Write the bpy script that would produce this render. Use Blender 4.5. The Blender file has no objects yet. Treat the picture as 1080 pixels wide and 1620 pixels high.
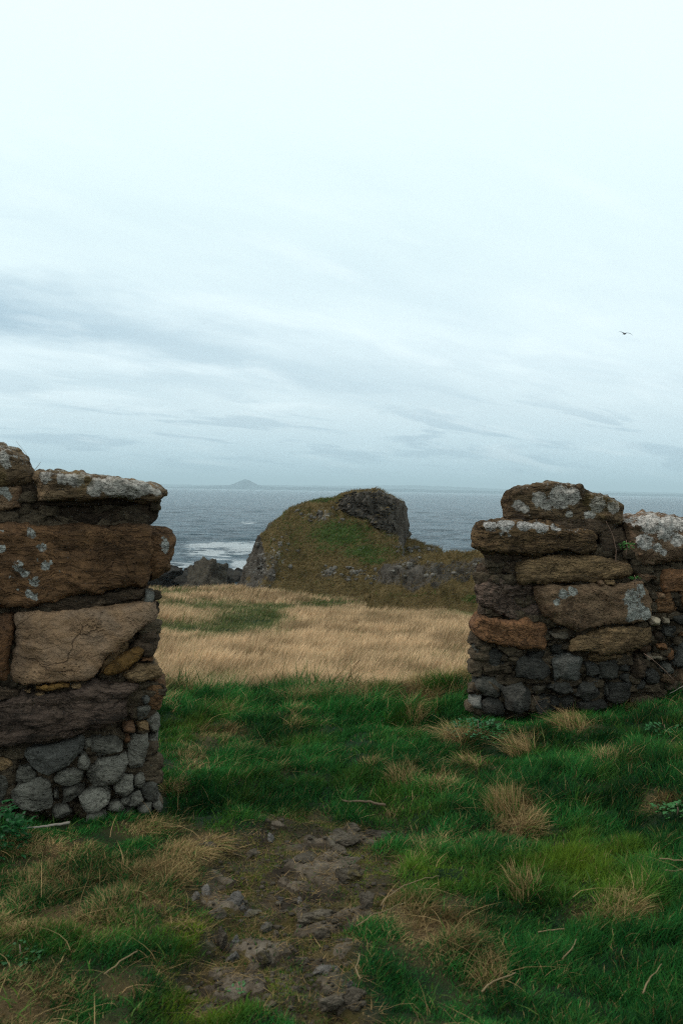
import bpy, math, random
import numpy as np
from mathutils import Matrix, Vector
R = math.radians
random.seed(7)
rng = np.random.default_rng(7)
sc = bpy.context.scene
col = sc.collection

# ------------------------------------------------------------------ camera
F = 1575.0                       # focal length in photo pixels (1080 x 1620)
EYE = Vector((0, 0, 1.6))
PITCH, ROLL = math.atan(34 / F), R(0.96)
fw = Vector((0, math.cos(PITCH), -math.sin(PITCH)))
r0 = Vector((1, 0, 0)); u0 = r0.cross(fw)
rt = r0 * math.cos(ROLL) + u0 * math.sin(ROLL)
up = u0 * math.cos(ROLL) - r0 * math.sin(ROLL)
cam = bpy.data.cameras.new('camera'); camo = bpy.data.objects.new('camera', cam); col.objects.link(camo)
camo.matrix_world = Matrix(((rt.x, up.x, -fw.x, EYE.x), (rt.y, up.y, -fw.y, EYE.y), (rt.z, up.z, -fw.z, EYE.z), (0, 0, 0, 1)))
cam.sensor_fit = 'VERTICAL'; cam.sensor_height = 36; cam.lens = 35
cam.clip_start = 0.05; cam.clip_end = 120000
cam.dof.use_dof = True; cam.dof.focus_distance = 11.0; cam.dof.aperture_fstop = 6.3
sc.camera = camo
sc.view_settings.view_transform = 'Standard'; sc.view_settings.look = 'None'
sc.view_settings.exposure = 0.38; sc.view_settings.gamma = 1.0
sc.cycles.use_denoising = False
sc.cycles.filter_width = 1.15; sc.cycles.volume_bounces = 0; sc.cycles.max_bounces = 6; sc.cycles.diffuse_bounces = 3; sc.cycles.glossy_bounces = 3

# ------------------------------------------------------------------ sky and sun
SUN_EL, SUN_AZ = 50.0, -95.0      # azimuth measured from +Y towards +X
def srgb(r, g, b):
    f = lambda c: (c / 255 / 12.92) if c <= 10 else ((c / 255 + .055) / 1.055) ** 2.4
    return (f(r), f(g), f(b), 1)
class NT:
    """small node helper"""
    def __init__(s, nt): s.t = nt; s.N = nt.nodes; s.L = nt.links
    def n(s, typ, ins=None, **kw):
        nd = s.N.new(typ)
        for k, v in kw.items(): setattr(nd, k, v)
        for k, v in (ins or {}).items():
            if isinstance(v, bpy.types.NodeSocket): s.L.new(v, nd.inputs[k])
            else: nd.inputs[k].default_value = v
        return nd
    def math(s, op, a, b=None, c=None, clamp=False):
        nd = s.N.new('ShaderNodeMath'); nd.operation = op; nd.use_clamp = clamp
        for i, v in enumerate((a, b, c)):
            if v is None: continue
            if isinstance(v, bpy.types.NodeSocket): s.L.new(v, nd.inputs[i])
            else: nd.inputs[i].default_value = v
        return nd.outputs[0]
    def mix(s, f, a, b, blend='MIX'):
        nd = s.N.new('ShaderNodeMix'); nd.data_type = 'RGBA'; nd.blend_type = blend; nd.clamp_factor = True
        for i, v in ((0, f), (6, a), (7, b)):
            if isinstance(v, bpy.types.NodeSocket): s.L.new(v, nd.inputs[i])
            else: nd.inputs[i].default_value = v if i == 0 else (tuple(v) + (1,))[:4]
        return nd.outputs[2]
    def ramp(s, f, pts, interp='LINEAR'):
        nd = s.N.new('ShaderNodeValToRGB'); nd.color_ramp.interpolation = interp
        e = nd.color_ramp.elements
        while len(e) < len(pts): e.new(.5)
        for i, (p, c) in enumerate(pts):
            e[i].position = p; e[i].color = (c, c, c, 1) if isinstance(c, (int, float)) else (tuple(c) + (1,))[:4]
        s.L.new(f, nd.inputs[0]); return nd.outputs[0]
    def step(s, v, a, b):
        nd = s.N.new('ShaderNodeMapRange'); nd.interpolation_type = 'SMOOTHSTEP'
        s.L.new(v, nd.inputs[0]); nd.inputs[1].default_value = a; nd.inputs[2].default_value = b
        return nd.outputs[0]
    def noise(s, vec, scale, detail=5, rough=.55, dist=0.0, w=None):
        nd = s.n('ShaderNodeTexNoise', {'Scale': scale, 'Detail': detail, 'Roughness': rough, 'Distortion': dist})
        s.L.new(vec, nd.inputs['Vector']); return nd.outputs[0]
    def mapping(s, vec, scale=(1, 1, 1), rot=(0, 0, 0), loc=(0, 0, 0)):
        nd = s.n('ShaderNodeMapping', {'Scale': scale, 'Rotation': rot, 'Location': loc})
        s.L.new(vec, nd.inputs[0]); return nd.outputs[0]

world = bpy.data.worlds.new('World'); sc.world = world; world.use_nodes = True
w = NT(world.node_tree); w.N.clear()
sky = w.n('ShaderNodeTexSky', sky_type='NISHITA'); sky.sun_disc = False
sky.sun_elevation = R(SUN_EL); sky.sun_rotation = R(SUN_AZ); sky.air_density = 1.2; sky.dust_density = 2
tc = w.n('ShaderNodeTexCoord'); gen = tc.outputs['Generated']
sp = w.n('ShaderNodeSeparateXYZ'); w.L.new(gen, sp.inputs[0])
zz = w.math('MAXIMUM', sp.outputs[2], 0.0)
den = w.math('ADD', zz, 0.20)
px_ = w.math('DIVIDE', sp.outputs[0], den); py_ = w.math('DIVIDE', sp.outputs[1], den)
pl = w.n('ShaderNodeCombineXYZ'); w.L.new(px_, pl.inputs[0]); w.L.new(py_, pl.inputs[1]); pl = pl.outputs[0]
base = w.ramp(zz, [(0.0, srgb(180, 207, 220)), (0.03, srgb(194, 217, 227)), (0.08, srgb(213, 230, 236)), (0.15, srgb(222, 238, 243)),
                   (0.26, (.70, .84, .865)), (.42, (.76, .90, .91)), (1.0, (.78, .90, .92))])
def sheet(rot, scale, loc): return w.mapping(w.mapping(pl, rot=(0, 0, R(-rot))), scale, (0, 0, 0), loc)
# broad soft grey veils, long streaks, and small low cloud bars: scales of the same cloud sheet
sr = w.mapping(pl, rot=(0, 0, R(-36))); ssp = w.n('ShaderNodeSeparateXYZ'); w.L.new(sr, ssp.inputs[0])
wob = w.noise(w.mapping(sr, (.6, 1.2, 1)), 1.6, 6, .6, .3)
across = w.math('ABSOLUTE', w.math('ADD', w.math('SUBTRACT', ssp.outputs[1], 2.6), w.math('MULTIPLY_ADD', wob, .8, -.4)))
band = w.math('MULTIPLY', w.step(across, .34, .02), w.ramp(w.math('MULTIPLY', ssp.outputs[0], .25), [(0, 1), (.2, .95), (.3, .62), (.42, .38), (.6, .16), (.8, 0)]))
n1 = w.noise(sheet(42, (.42, 1.0, 1), (3.1, 1.7, 0)), 1.5, 8, .58, .35)
lowness = w.ramp(zz, [(0, .3), (.03, .7), (.08, .9), (.16, .6), (.26, .34), (.45, .22)])
vm = w.math('MULTIPLY', w.step(n1, .46, .72), lowness)
c = w.mix(w.math('MULTIPLY', vm, .5), base, srgb(182, 205, 216))
c = w.mix(w.math('MULTIPLY', band, .9), c, srgb(150, 178, 195))
n2 = w.noise(sheet(24, (.7, 1.6, 1), (7.3, 2.2, 0)), 2.6, 7, .6, .4)
v2 = w.math('MULTIPLY', w.step(n2, .5, .60), w.ramp(zz, [(0, .1), (.022, .75), (.055, .8), (.10, .2), (.2, .04), (.5, 0)]))
c = w.mix(w.math('MULTIPLY', v2, .7), c, srgb(160, 183, 198))
n3 = w.noise(sheet(34, (.55, 1.3, 1), (1.3, 9.2, 0)), 3.0, 6, .55, .3)
v3 = w.math('MULTIPLY', w.step(n3, .5, .68), w.ramp(zz, [(0, .0), (.03, .6), (.1, .7), (.3, .3), (.5, 0)]))
c = w.mix(w.math('MULTIPLY', v3, .8), c, srgb(232, 246, 250))
skyc = w.n('ShaderNodeVectorMath', operation='SCALE'); w.L.new(sky.outputs[0], skyc.inputs[0]); skyc.inputs['Scale'].default_value = .10
c = w.mix(.97, skyc.outputs[0], c)
bg = w.n('ShaderNodeBackground', {'Strength': .96}); w.L.new(c, bg.inputs[0])
wo = w.n('ShaderNodeOutputWorld'); w.L.new(bg.outputs[0], wo.inputs[0])

sun = bpy.data.lights.new('sun', 'SUN'); suno = bpy.data.objects.new('sun', sun); col.objects.link(suno)
sun.energy = 1.3; sun.angle = R(14); sun.color = (1, .95, .88)
sd = Vector((math.sin(R(SUN_AZ)) * math.cos(R(SUN_EL)), math.cos(R(SUN_AZ)) * math.cos(R(SUN_EL)), math.sin(R(SUN_EL))))
suno.rotation_euler = sd.to_track_quat('Z', 'Y').to_euler(); suno.location = (0, 0, 40)

# ------------------------------------------------------------------ numpy helpers
PERM = rng.permutation(256); PERM = np.concatenate([PERM, PERM])
GR = rng.normal(size=(256, 3)); GR /= np.linalg.norm(GR, axis=1)[:, None]
def pnoise(p):
    p = np.asarray(p, float); i = np.floor(p).astype(int); f = p - i; i &= 255
    u = f * f * f * (f * (f * 6 - 15) + 10); out = 0
    for dx in (0, 1):
        for dy in (0, 1):
            for dz in (0, 1):
                h = PERM[(PERM[(PERM[(i[:, 0] + dx) & 255] + i[:, 1] + dy) & 255] + i[:, 2] + dz) & 255]
                g = GR[h]
                d = (f[:, 0] - dx) * g[:, 0] + (f[:, 1] - dy) * g[:, 1] + (f[:, 2] - dz) * g[:, 2]
                wx = u[:, 0] if dx else 1 - u[:, 0]; wy = u[:, 1] if dy else 1 - u[:, 1]; wz = u[:, 2] if dz else 1 - u[:, 2]
                out = out + d * wx * wy * wz
    return out * 1.5
def fbm(p, oct=4, gain=.5, lac=2.03):
    s = 0; a = 1
    for k in range(oct): s = s + a * pnoise(p * lac ** k + 17.3 * k); a *= gain
    return s
def ridged(p, oct=4):
    s = 0; a = 1
    for k in range(oct): s = s + a * (1 - 2 * np.abs(pnoise(p * 2.1 ** k + 9.1 * k))); a *= .5
    return s
def P3(x, y, z=0): x = np.ravel(x); y = np.ravel(y); return np.stack([x, y, np.zeros_like(x) + np.ravel(z)], 1)
def ss(a, b, x): t = np.clip((x - a) / (b - a), 0, 1); return t * t * (3 - 2 * t)
EYEn = np.array(EYE); RTn = np.array(rt); UPn = np.array(up); FWn = np.array(fw)
def ray(px, py): return FWn + RTn * ((px - 540) / F) + UPn * ((810 - py) / F)
def at(px, py, Y):
    d = ray(px, py); return EYEn + d * (Y / d[1])
def proj(x, y, z):
    v = np.stack([np.ravel(x), np.ravel(y), np.ravel(z)], 1) - EYEn
    dep = np.maximum(v @ FWn, .01); return 540 + F * (v @ RTn) / dep, 810 - F * (v @ UPn) / dep

def mesh_obj(name, V, faces_q=None, faces_t=None, mat=None, parent=None, smooth=True, attrs=None, loc=(0, 0, 0)):
    V = np.asarray(V, np.float32) - np.array(loc, np.float32)
    me = bpy.data.meshes.new(name); me.vertices.add(len(V)); me.vertices.foreach_set('co', V.ravel())
    fl = []; tot = []
    if faces_q is not None and len(faces_q): fl.append(np.asarray(faces_q, np.int32).ravel()); tot.append(np.full(len(faces_q), 4, np.int32))
    if faces_t is not None and len(faces_t): fl.append(np.asarray(faces_t, np.int32).ravel()); tot.append(np.full(len(faces_t), 3, np.int32))
    fl = np.concatenate(fl); tot = np.concatenate(tot); st = np.concatenate([[0], np.cumsum(tot)[:-1]]).astype(np.int32)
    me.loops.add(len(fl)); me.loops.foreach_set('vertex_index', fl)
    me.polygons.add(len(tot)); me.polygons.foreach_set('loop_start', st); me.polygons.foreach_set('loop_total', tot)
    me.polygons.foreach_set('use_smooth', np.full(len(tot), smooth))
    me.update(calc_edges=True)
    for k, a in (attrs or {}).items():
        at_ = me.attributes.new(k, 'FLOAT', 'POINT'); at_.data.foreach_set('value', np.asarray(a, np.float32).ravel())
    if mat: me.materials.append(mat)
    o = bpy.data.objects.new(name, me); col.objects.link(o); o.location = loc
    if parent: o.parent = parent; o.location = Vector(loc) - Vector(parent.location) if False else o.location
    return o
def tag(o, label=None, cat=None, group=None, kind=None):
    if label: o['label'] = label
    if cat: o['category'] = cat
    if group: o['group'] = group
    if kind: o['kind'] = kind
    return o
def empty(name, loc, *a, **k):
    o = bpy.data.objects.new(name, None); col.objects.link(o); o.location = loc; o.empty_display_size = .2
    return tag(o, *a, **k)
def vnormals(V, Q):
    a = V[Q[:, 0]]; b = V[Q[:, 1]]; c_ = V[Q[:, 2]]; d = V[Q[:, 3]]
    fn = np.cross(c_ - a, d - b); N = np.zeros_like(V)
    for k in range(4): np.add.at(N, Q[:, k], fn)
    return N / np.maximum(np.linalg.norm(N, axis=1), 1e-9)[:, None]
def grid_faces(nx, ny):
    i = np.arange(nx * ny).reshape(ny, nx)
    return np.stack([i[:-1, :-1], i[:-1, 1:], i[1:, 1:], i[1:, :-1]], -1).reshape(-1, 4)
_cube = {}
def cube_lattice(na, nb, nc):
    key = (na, nb, nc)
    if key in _cube: return _cube[key]
    pts = []; quads = []
    dims = (na, nb, nc)
    def face(axis, side):
        o = [k for k in range(3) if k != axis]
        A, B = np.meshgrid(np.arange(dims[o[0]] + 1), np.arange(dims[o[1]] + 1), indexing='ij')
        p = np.zeros(A.shape + (3,), int); p[..., o[0]] = A; p[..., o[1]] = B; p[..., axis] = side * dims[axis]
        idx = (p[..., 0] * (nb + 1) + p[..., 1]) * (nc + 1) + p[..., 2]
        q = np.stack([idx[:-1, :-1], idx[1:, :-1], idx[1:, 1:], idx[:-1, 1:]], -1).reshape(-1, 4)
        flip = (side == 1) != (axis == 1)
        if not flip: q = q[:, ::-1]
        pts.append(idx.ravel()); quads.append(q)
    for ax in range(3):
        for s_ in (0, 1): face(ax, s_)
    ids = np.unique(np.concatenate(pts)); Q = np.searchsorted(ids, np.concatenate(quads))
    c3 = ids % (nc + 1); b3 = (ids // (nc + 1)) % (nb + 1); a3 = ids // ((nb + 1) * (nc + 1))
    L = np.stack([a3 / na, b3 / nb, c3 / nc], 1) * 2 - 1
    _cube[key] = (L, Q); return L, Q

def blob(px, py, spots):
    s = np.zeros_like(px)
    for (a, b, rx, ry, v) in spots: s = np.maximum(s, v * np.exp(-(((px - a) / rx) ** 2 + ((py - b) / ry) ** 2)))
    return s
# ------------------------------------------------------------------ terrain height
_ty = np.linspace(-60, 600, 6601)
_tp = np.interp(_ty, [-60, 0, 5.8, 7, 8.3, 9.6, 11, 13, 15, 20, 35, 50, 54, 60, 72, 95, 140, 600],
                [0, 0, 0, -.05, -.2, -.52, -1.1, -1.72, -2.05, -2.42, -3.2, -3.78, -4.05, -5.4, -7.3, -8.6, -10, -14])
_k = np.exp(-np.linspace(-2, 2, 17) ** 2); _k /= _k.sum(); _tp = np.convolve(np.pad(_tp, 8, mode='edge'), _k, 'valid')
def path_mask(x, y):
    """worn strip through the gap: 1 on bare ground"""
    px, py = proj(x, y, np.zeros(np.size(x)))
    cx = np.interp(py, [1290, 1330, 1400, 1480, 1560, 1640], [545, 500, 450, 415, 425, 460])
    hw = np.interp(py, [1285, 1310, 1400, 1480, 1560, 1640], [60, 140, 170, 180, 165, 120])
    d = np.abs(px - cx) / hw
    n = fbm(P3(x, y) * np.array([3.2, 2.6, 1]) + 5, 4)
    m = 1 - ss(.55, 1.15, d + n * .45)
    return m * ss(1285, 1310, py + n * 20) * ss(1660, 1600, py + n * 30)
def plates(x, y):
    """worn bedrock plates breaking the surface of the path"""
    p = P3(x, y); q = fbm(p * np.array([2.4, 3.4, 1]) + 70, 4, .55) - .22 * np.maximum(ridged(p * 3.3 + 12, 2) - .95, 0) * 3
    a, b = proj(x, y, np.zeros(np.size(x)))
    q = q - .16 + .42 * blob(a, b, [(590, 1322, 60, 16, 1), (535, 1345, 30, 24, .9), (545, 1388, 30, 16, .8), (505, 1455, 60, 16, .9), (560, 1440, 30, 12, .6), (350, 1500, 24, 20, .4), (515, 1545, 40, 14, .6), (540, 1595, 50, 16, .7), (430, 1490, 30, 12, .4)])
    return ss(.04, .10, q)
def H(x, y, detail=True):
    x = np.ravel(x).astype(float); y = np.ravel(y).astype(float)
    z = np.interp(y, _ty, _tp)
    near = ss(60, 12, y)
    z = z + ss(.7, 2.6, x) * ss(10.5, 6.5, y) * ss(1.5, 4.5, y) * .26
    z = z + ss(1.2, .4, np.hypot((x - .95) / 1.1, (y - 8.0) / 1.0)) * .16          # green hump left of the right wall
    z = z + ss(1.2, .2, np.hypot((x + 1.3) / .9, (y - 9.0) / 1.0)) * .10
    z = z - ss(1.0, .2, np.hypot((x + .5) / .8, (y - 6.6) / .9)) * .06
    z = z + .5 * fbm(P3(x, y) * .05 + 3, 3) * ss(12, 30, y) * ss(75, 50, y)
    if detail:
        p = P3(x, y)
        amp = np.interp(y, [0, 6, 8, 11, 20, 60, 70], [.045, .07, .16, .17, .10, .12, .5])
        z = z + fbm(p * 1.1, 4) * amp
        z = z + np.maximum(fbm(p * 3.1 + 40, 3), 0) * .055 * ss(14, 9, y)
        pm = path_mask(x, y) * (y < 7)
        z = z - pm * .045 + pm * (fbm(p * 5.0, 4) * .016 + fbm(p * 13 + 3, 4) * .014 * (1 - .5 * plates(x, y)) + plates(x, y) * .026)
    return z
def ground(px, py, it=30):
    """where the sight line through a photo pixel meets the ground"""
    d = ray(px, py); lo, hi = 1.5, 70.0
    ts = np.geomspace(1.5, 75, 900); P = EYEn + d * ts[:, None]
    h = H(P[:, 0], P[:, 1]); below = np.where(P[:, 2] < h)[0]
    k = below[0] if len(below) else len(ts) - 1
    return np.array([P[k, 0], P[k, 1], h[k]])

# ------------------------------------------------------------------ materials
def new_mat(name):
    m = bpy.data.materials.new(name); m.use_nodes = True; t = NT(m.node_tree); t.N.clear()
    out = t.n('ShaderNodeOutputMaterial'); b = t.n('ShaderNodeBsdfPrincipled'); t.L.new(b.outputs[0], out.inputs[0])
    b.inputs['Specular IOR Level'].default_value = .3
    return m, t, b
def stone_mat(name, c1, c2, c3, lich=.0, strata=.5, lcol=(.42, .42, .40), scale=1.0, upl=.0, bump=.5, speck=.35, moss=0.0):
    m, t, b = new_mat(name)
    tcn = t.n('ShaderNodeTexCoord'); oi = t.n('ShaderNodeObjectInfo')
    rv = t.n('ShaderNodeCombineXYZ'); r_ = t.math('MULTIPLY', oi.outputs['Random'], 37.0)
    for k in range(3): t.L.new(r_, rv.inputs[k])
    va = t.n('ShaderNodeVectorMath', operation='ADD'); t.L.new(tcn.outputs['Object'], va.inputs[0]); t.L.new(rv.outputs[0], va.inputs[1])
    v = va.outputs[0]
    a = t.noise(v, 3.2 * scale, 8, .62, .6); bcol = t.ramp(a, [(.30, c1), (.47, c2), (.62, c1), (.75, c3)])
    s = t.noise(t.mapping(v, (1.0, 1.0, 9.0)), 4.5 * scale, 7, .62, .5)
    bcol = t.mix(t.math('MULTIPLY', t.step(s, .46, .62), .75 * strata), bcol, c3)
    d = t.noise(v, 9 * scale, 8, .7); bcol = t.mix(t.math('MULTIPLY', t.step(d, .52, .7), .38), bcol, tuple(x * .42 for x in c1))
    big_ = t.noise(v, 1.7 * scale, 6, .7, .8); bcol = t.mix(t.math('MULTIPLY', t.step(big_, .48, .64), .5), bcol, tuple(x * .5 for x in c3))
    big2 = t.noise(v, 5.5 * scale, 9, .75, .4); bcol = t.mix(t.math('MULTIPLY', t.step(big2, .54, .66), .5), bcol, tuple(min(1, x * 1.7) for x in c2))
    sp_ = t.noise(v, 48 * scale, 6, .8)
    k = t.math('MULTIPLY_ADD', sp_, 2 * speck, 1 - speck)
    bcol = t.mix(1.0, bcol, k, 'MULTIPLY')
    hv = t.math('MULTIPLY_ADD', oi.outputs['Random'], .5, .75); bcol = t.mix(1.0, bcol, hv, 'MULTIPLY')
    dv = t.n('ShaderNodeVectorMath', operation='MULTIPLY_ADD'); nn_ = t.n('ShaderNodeTexNoise', {'Scale': 6 * scale, 'Detail': 5}); t.L.new(v, nn_.inputs['Vector']); t.L.new(nn_.outputs[1], dv.inputs[0]); dv.inputs[1].default_value = (.22 / scale,) * 3; t.L.new(v, dv.inputs[2])
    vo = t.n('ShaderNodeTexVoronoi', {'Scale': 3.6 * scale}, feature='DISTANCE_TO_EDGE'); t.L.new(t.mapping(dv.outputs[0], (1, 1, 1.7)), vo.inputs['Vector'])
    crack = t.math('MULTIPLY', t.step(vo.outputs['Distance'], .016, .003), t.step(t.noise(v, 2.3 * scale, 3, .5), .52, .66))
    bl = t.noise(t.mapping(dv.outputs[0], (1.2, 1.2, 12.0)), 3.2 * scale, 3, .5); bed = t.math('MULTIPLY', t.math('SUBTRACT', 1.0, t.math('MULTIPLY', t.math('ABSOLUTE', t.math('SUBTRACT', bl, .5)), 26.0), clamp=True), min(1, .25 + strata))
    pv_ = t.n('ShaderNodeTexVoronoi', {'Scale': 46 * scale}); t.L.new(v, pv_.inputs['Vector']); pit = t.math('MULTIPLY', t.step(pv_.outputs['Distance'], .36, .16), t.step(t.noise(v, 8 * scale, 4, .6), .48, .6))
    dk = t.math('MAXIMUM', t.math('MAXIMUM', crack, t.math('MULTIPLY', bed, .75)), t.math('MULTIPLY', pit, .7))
    bcol = t.mix(t.math('MULTIPLY', dk, .68), bcol, tuple(x * .35 for x in c3))  # dirt and recess shade of cracks, beds and pits painted into the colour
    # lichen: crusty pale patches of their own shape
    geo = t.n('ShaderNodeNewGeometry'); nz = t.n('ShaderNodeSeparateXYZ'); t.L.new(geo.outputs['Normal'], nz.inputs[0])
    att = t.n('ShaderNodeAttribute', attribute_name='lichen')
    ln = t.math('ADD', t.math('MULTIPLY', t.noise(v, 9, 4, .6, .5), .5), t.math('MULTIPLY', t.noise(v, 42, 6, .8), 1.25))
    val = t.math('ADD', t.math('ADD', ln, t.math('MULTIPLY', att.outputs['Fac'], .46)), t.math('MULTIPLY', t.math('MAXIMUM', nz.outputs[2], 0.0), upl))
    thr = 1.085 - lich * .2
    lm = t.step(val, thr, thr + .06)
    lc = t.mix(t.step(t.noise(v, 38, 6, .8), .35, .62), tuple(x * .35 for x in lcol), tuple(min(1, x * 1.25) for x in lcol))
    bcol = t.mix(t.math('MULTIPLY', lm, .9), bcol, lc)
    if moss:
        mm = t.math('MULTIPLY', t.step(t.noise(v, 5.5, 5, .6), .55, .62), moss)
        bcol = t.mix(mm, bcol, (.10, .075, .012))
    t.L.new(bcol, b.inputs['Base Color']); b.inputs['Roughness'].default_value = .92; b.inputs['Specular IOR Level'].default_value = .12
    hgt = t.math('ADD', t.math('MULTIPLY', t.noise(v, 26, 8, .68), 1.0), t.math('MULTIPLY', s, 1.3 * strata))
    hgt = t.math('ADD', hgt, t.math('MULTIPLY', d, .8)); hgt = t.math('ADD', hgt, t.math('MULTIPLY', lm, .12)); hgt = t.math('SUBTRACT', hgt, t.math('MULTIPLY', dk, .7))
    bp = t.n('ShaderNodeBump', {'Strength': min(1, bump * 1.7), 'Distance': .05, 'Height': hgt}); t.L.new(bp.outputs[0], b.inputs['Normal'])
    return m
M = {}
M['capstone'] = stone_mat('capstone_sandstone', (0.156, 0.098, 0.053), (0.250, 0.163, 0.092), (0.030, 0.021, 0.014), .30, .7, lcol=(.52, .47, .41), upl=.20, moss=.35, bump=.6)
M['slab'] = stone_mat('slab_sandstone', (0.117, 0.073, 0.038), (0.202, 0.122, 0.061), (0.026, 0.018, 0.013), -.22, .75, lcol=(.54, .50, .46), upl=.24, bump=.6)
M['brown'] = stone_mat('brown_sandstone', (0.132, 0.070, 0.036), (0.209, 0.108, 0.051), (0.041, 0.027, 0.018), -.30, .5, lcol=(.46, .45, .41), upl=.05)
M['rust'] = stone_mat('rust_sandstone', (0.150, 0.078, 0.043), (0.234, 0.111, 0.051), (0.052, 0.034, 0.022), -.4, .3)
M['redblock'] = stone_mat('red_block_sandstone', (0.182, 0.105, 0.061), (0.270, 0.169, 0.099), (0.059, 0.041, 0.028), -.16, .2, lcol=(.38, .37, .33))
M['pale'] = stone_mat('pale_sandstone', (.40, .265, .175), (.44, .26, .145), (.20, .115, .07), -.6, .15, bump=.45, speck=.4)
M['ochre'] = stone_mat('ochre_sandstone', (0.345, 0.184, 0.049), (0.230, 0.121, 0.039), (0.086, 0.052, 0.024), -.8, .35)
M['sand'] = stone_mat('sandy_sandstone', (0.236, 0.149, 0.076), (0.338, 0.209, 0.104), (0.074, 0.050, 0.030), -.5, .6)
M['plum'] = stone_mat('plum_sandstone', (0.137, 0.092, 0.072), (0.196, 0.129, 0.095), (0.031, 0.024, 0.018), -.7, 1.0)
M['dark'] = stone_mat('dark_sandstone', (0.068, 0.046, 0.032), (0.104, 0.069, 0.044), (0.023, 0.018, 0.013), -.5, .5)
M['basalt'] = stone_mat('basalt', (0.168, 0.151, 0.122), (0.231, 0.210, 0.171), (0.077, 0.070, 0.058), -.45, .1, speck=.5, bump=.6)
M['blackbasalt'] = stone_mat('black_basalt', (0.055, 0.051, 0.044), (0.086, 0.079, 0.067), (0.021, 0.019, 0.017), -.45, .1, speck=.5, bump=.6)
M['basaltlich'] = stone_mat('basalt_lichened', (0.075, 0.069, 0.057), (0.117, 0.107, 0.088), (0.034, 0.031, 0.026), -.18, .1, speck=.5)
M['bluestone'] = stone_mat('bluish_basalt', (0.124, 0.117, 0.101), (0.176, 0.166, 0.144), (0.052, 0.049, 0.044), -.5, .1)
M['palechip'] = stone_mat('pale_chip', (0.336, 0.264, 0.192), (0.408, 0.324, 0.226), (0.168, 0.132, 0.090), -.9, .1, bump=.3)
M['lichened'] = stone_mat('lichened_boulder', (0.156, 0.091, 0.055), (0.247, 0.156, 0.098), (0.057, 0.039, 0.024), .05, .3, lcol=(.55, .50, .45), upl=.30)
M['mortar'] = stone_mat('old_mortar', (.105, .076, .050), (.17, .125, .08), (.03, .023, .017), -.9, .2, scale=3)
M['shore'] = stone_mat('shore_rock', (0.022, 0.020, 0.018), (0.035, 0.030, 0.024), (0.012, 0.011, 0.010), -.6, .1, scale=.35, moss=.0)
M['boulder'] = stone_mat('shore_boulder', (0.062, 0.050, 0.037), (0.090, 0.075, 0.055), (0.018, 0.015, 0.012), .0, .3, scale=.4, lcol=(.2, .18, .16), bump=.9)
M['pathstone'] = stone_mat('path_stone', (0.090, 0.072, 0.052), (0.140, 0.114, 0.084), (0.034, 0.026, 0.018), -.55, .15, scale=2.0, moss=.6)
M['pathpale'] = stone_mat('pale_path_stone', (0.140, 0.125, 0.110), (0.200, 0.180, 0.160), (0.055, 0.048, 0.042), -.3, .15, scale=2.0, moss=.4)

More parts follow.
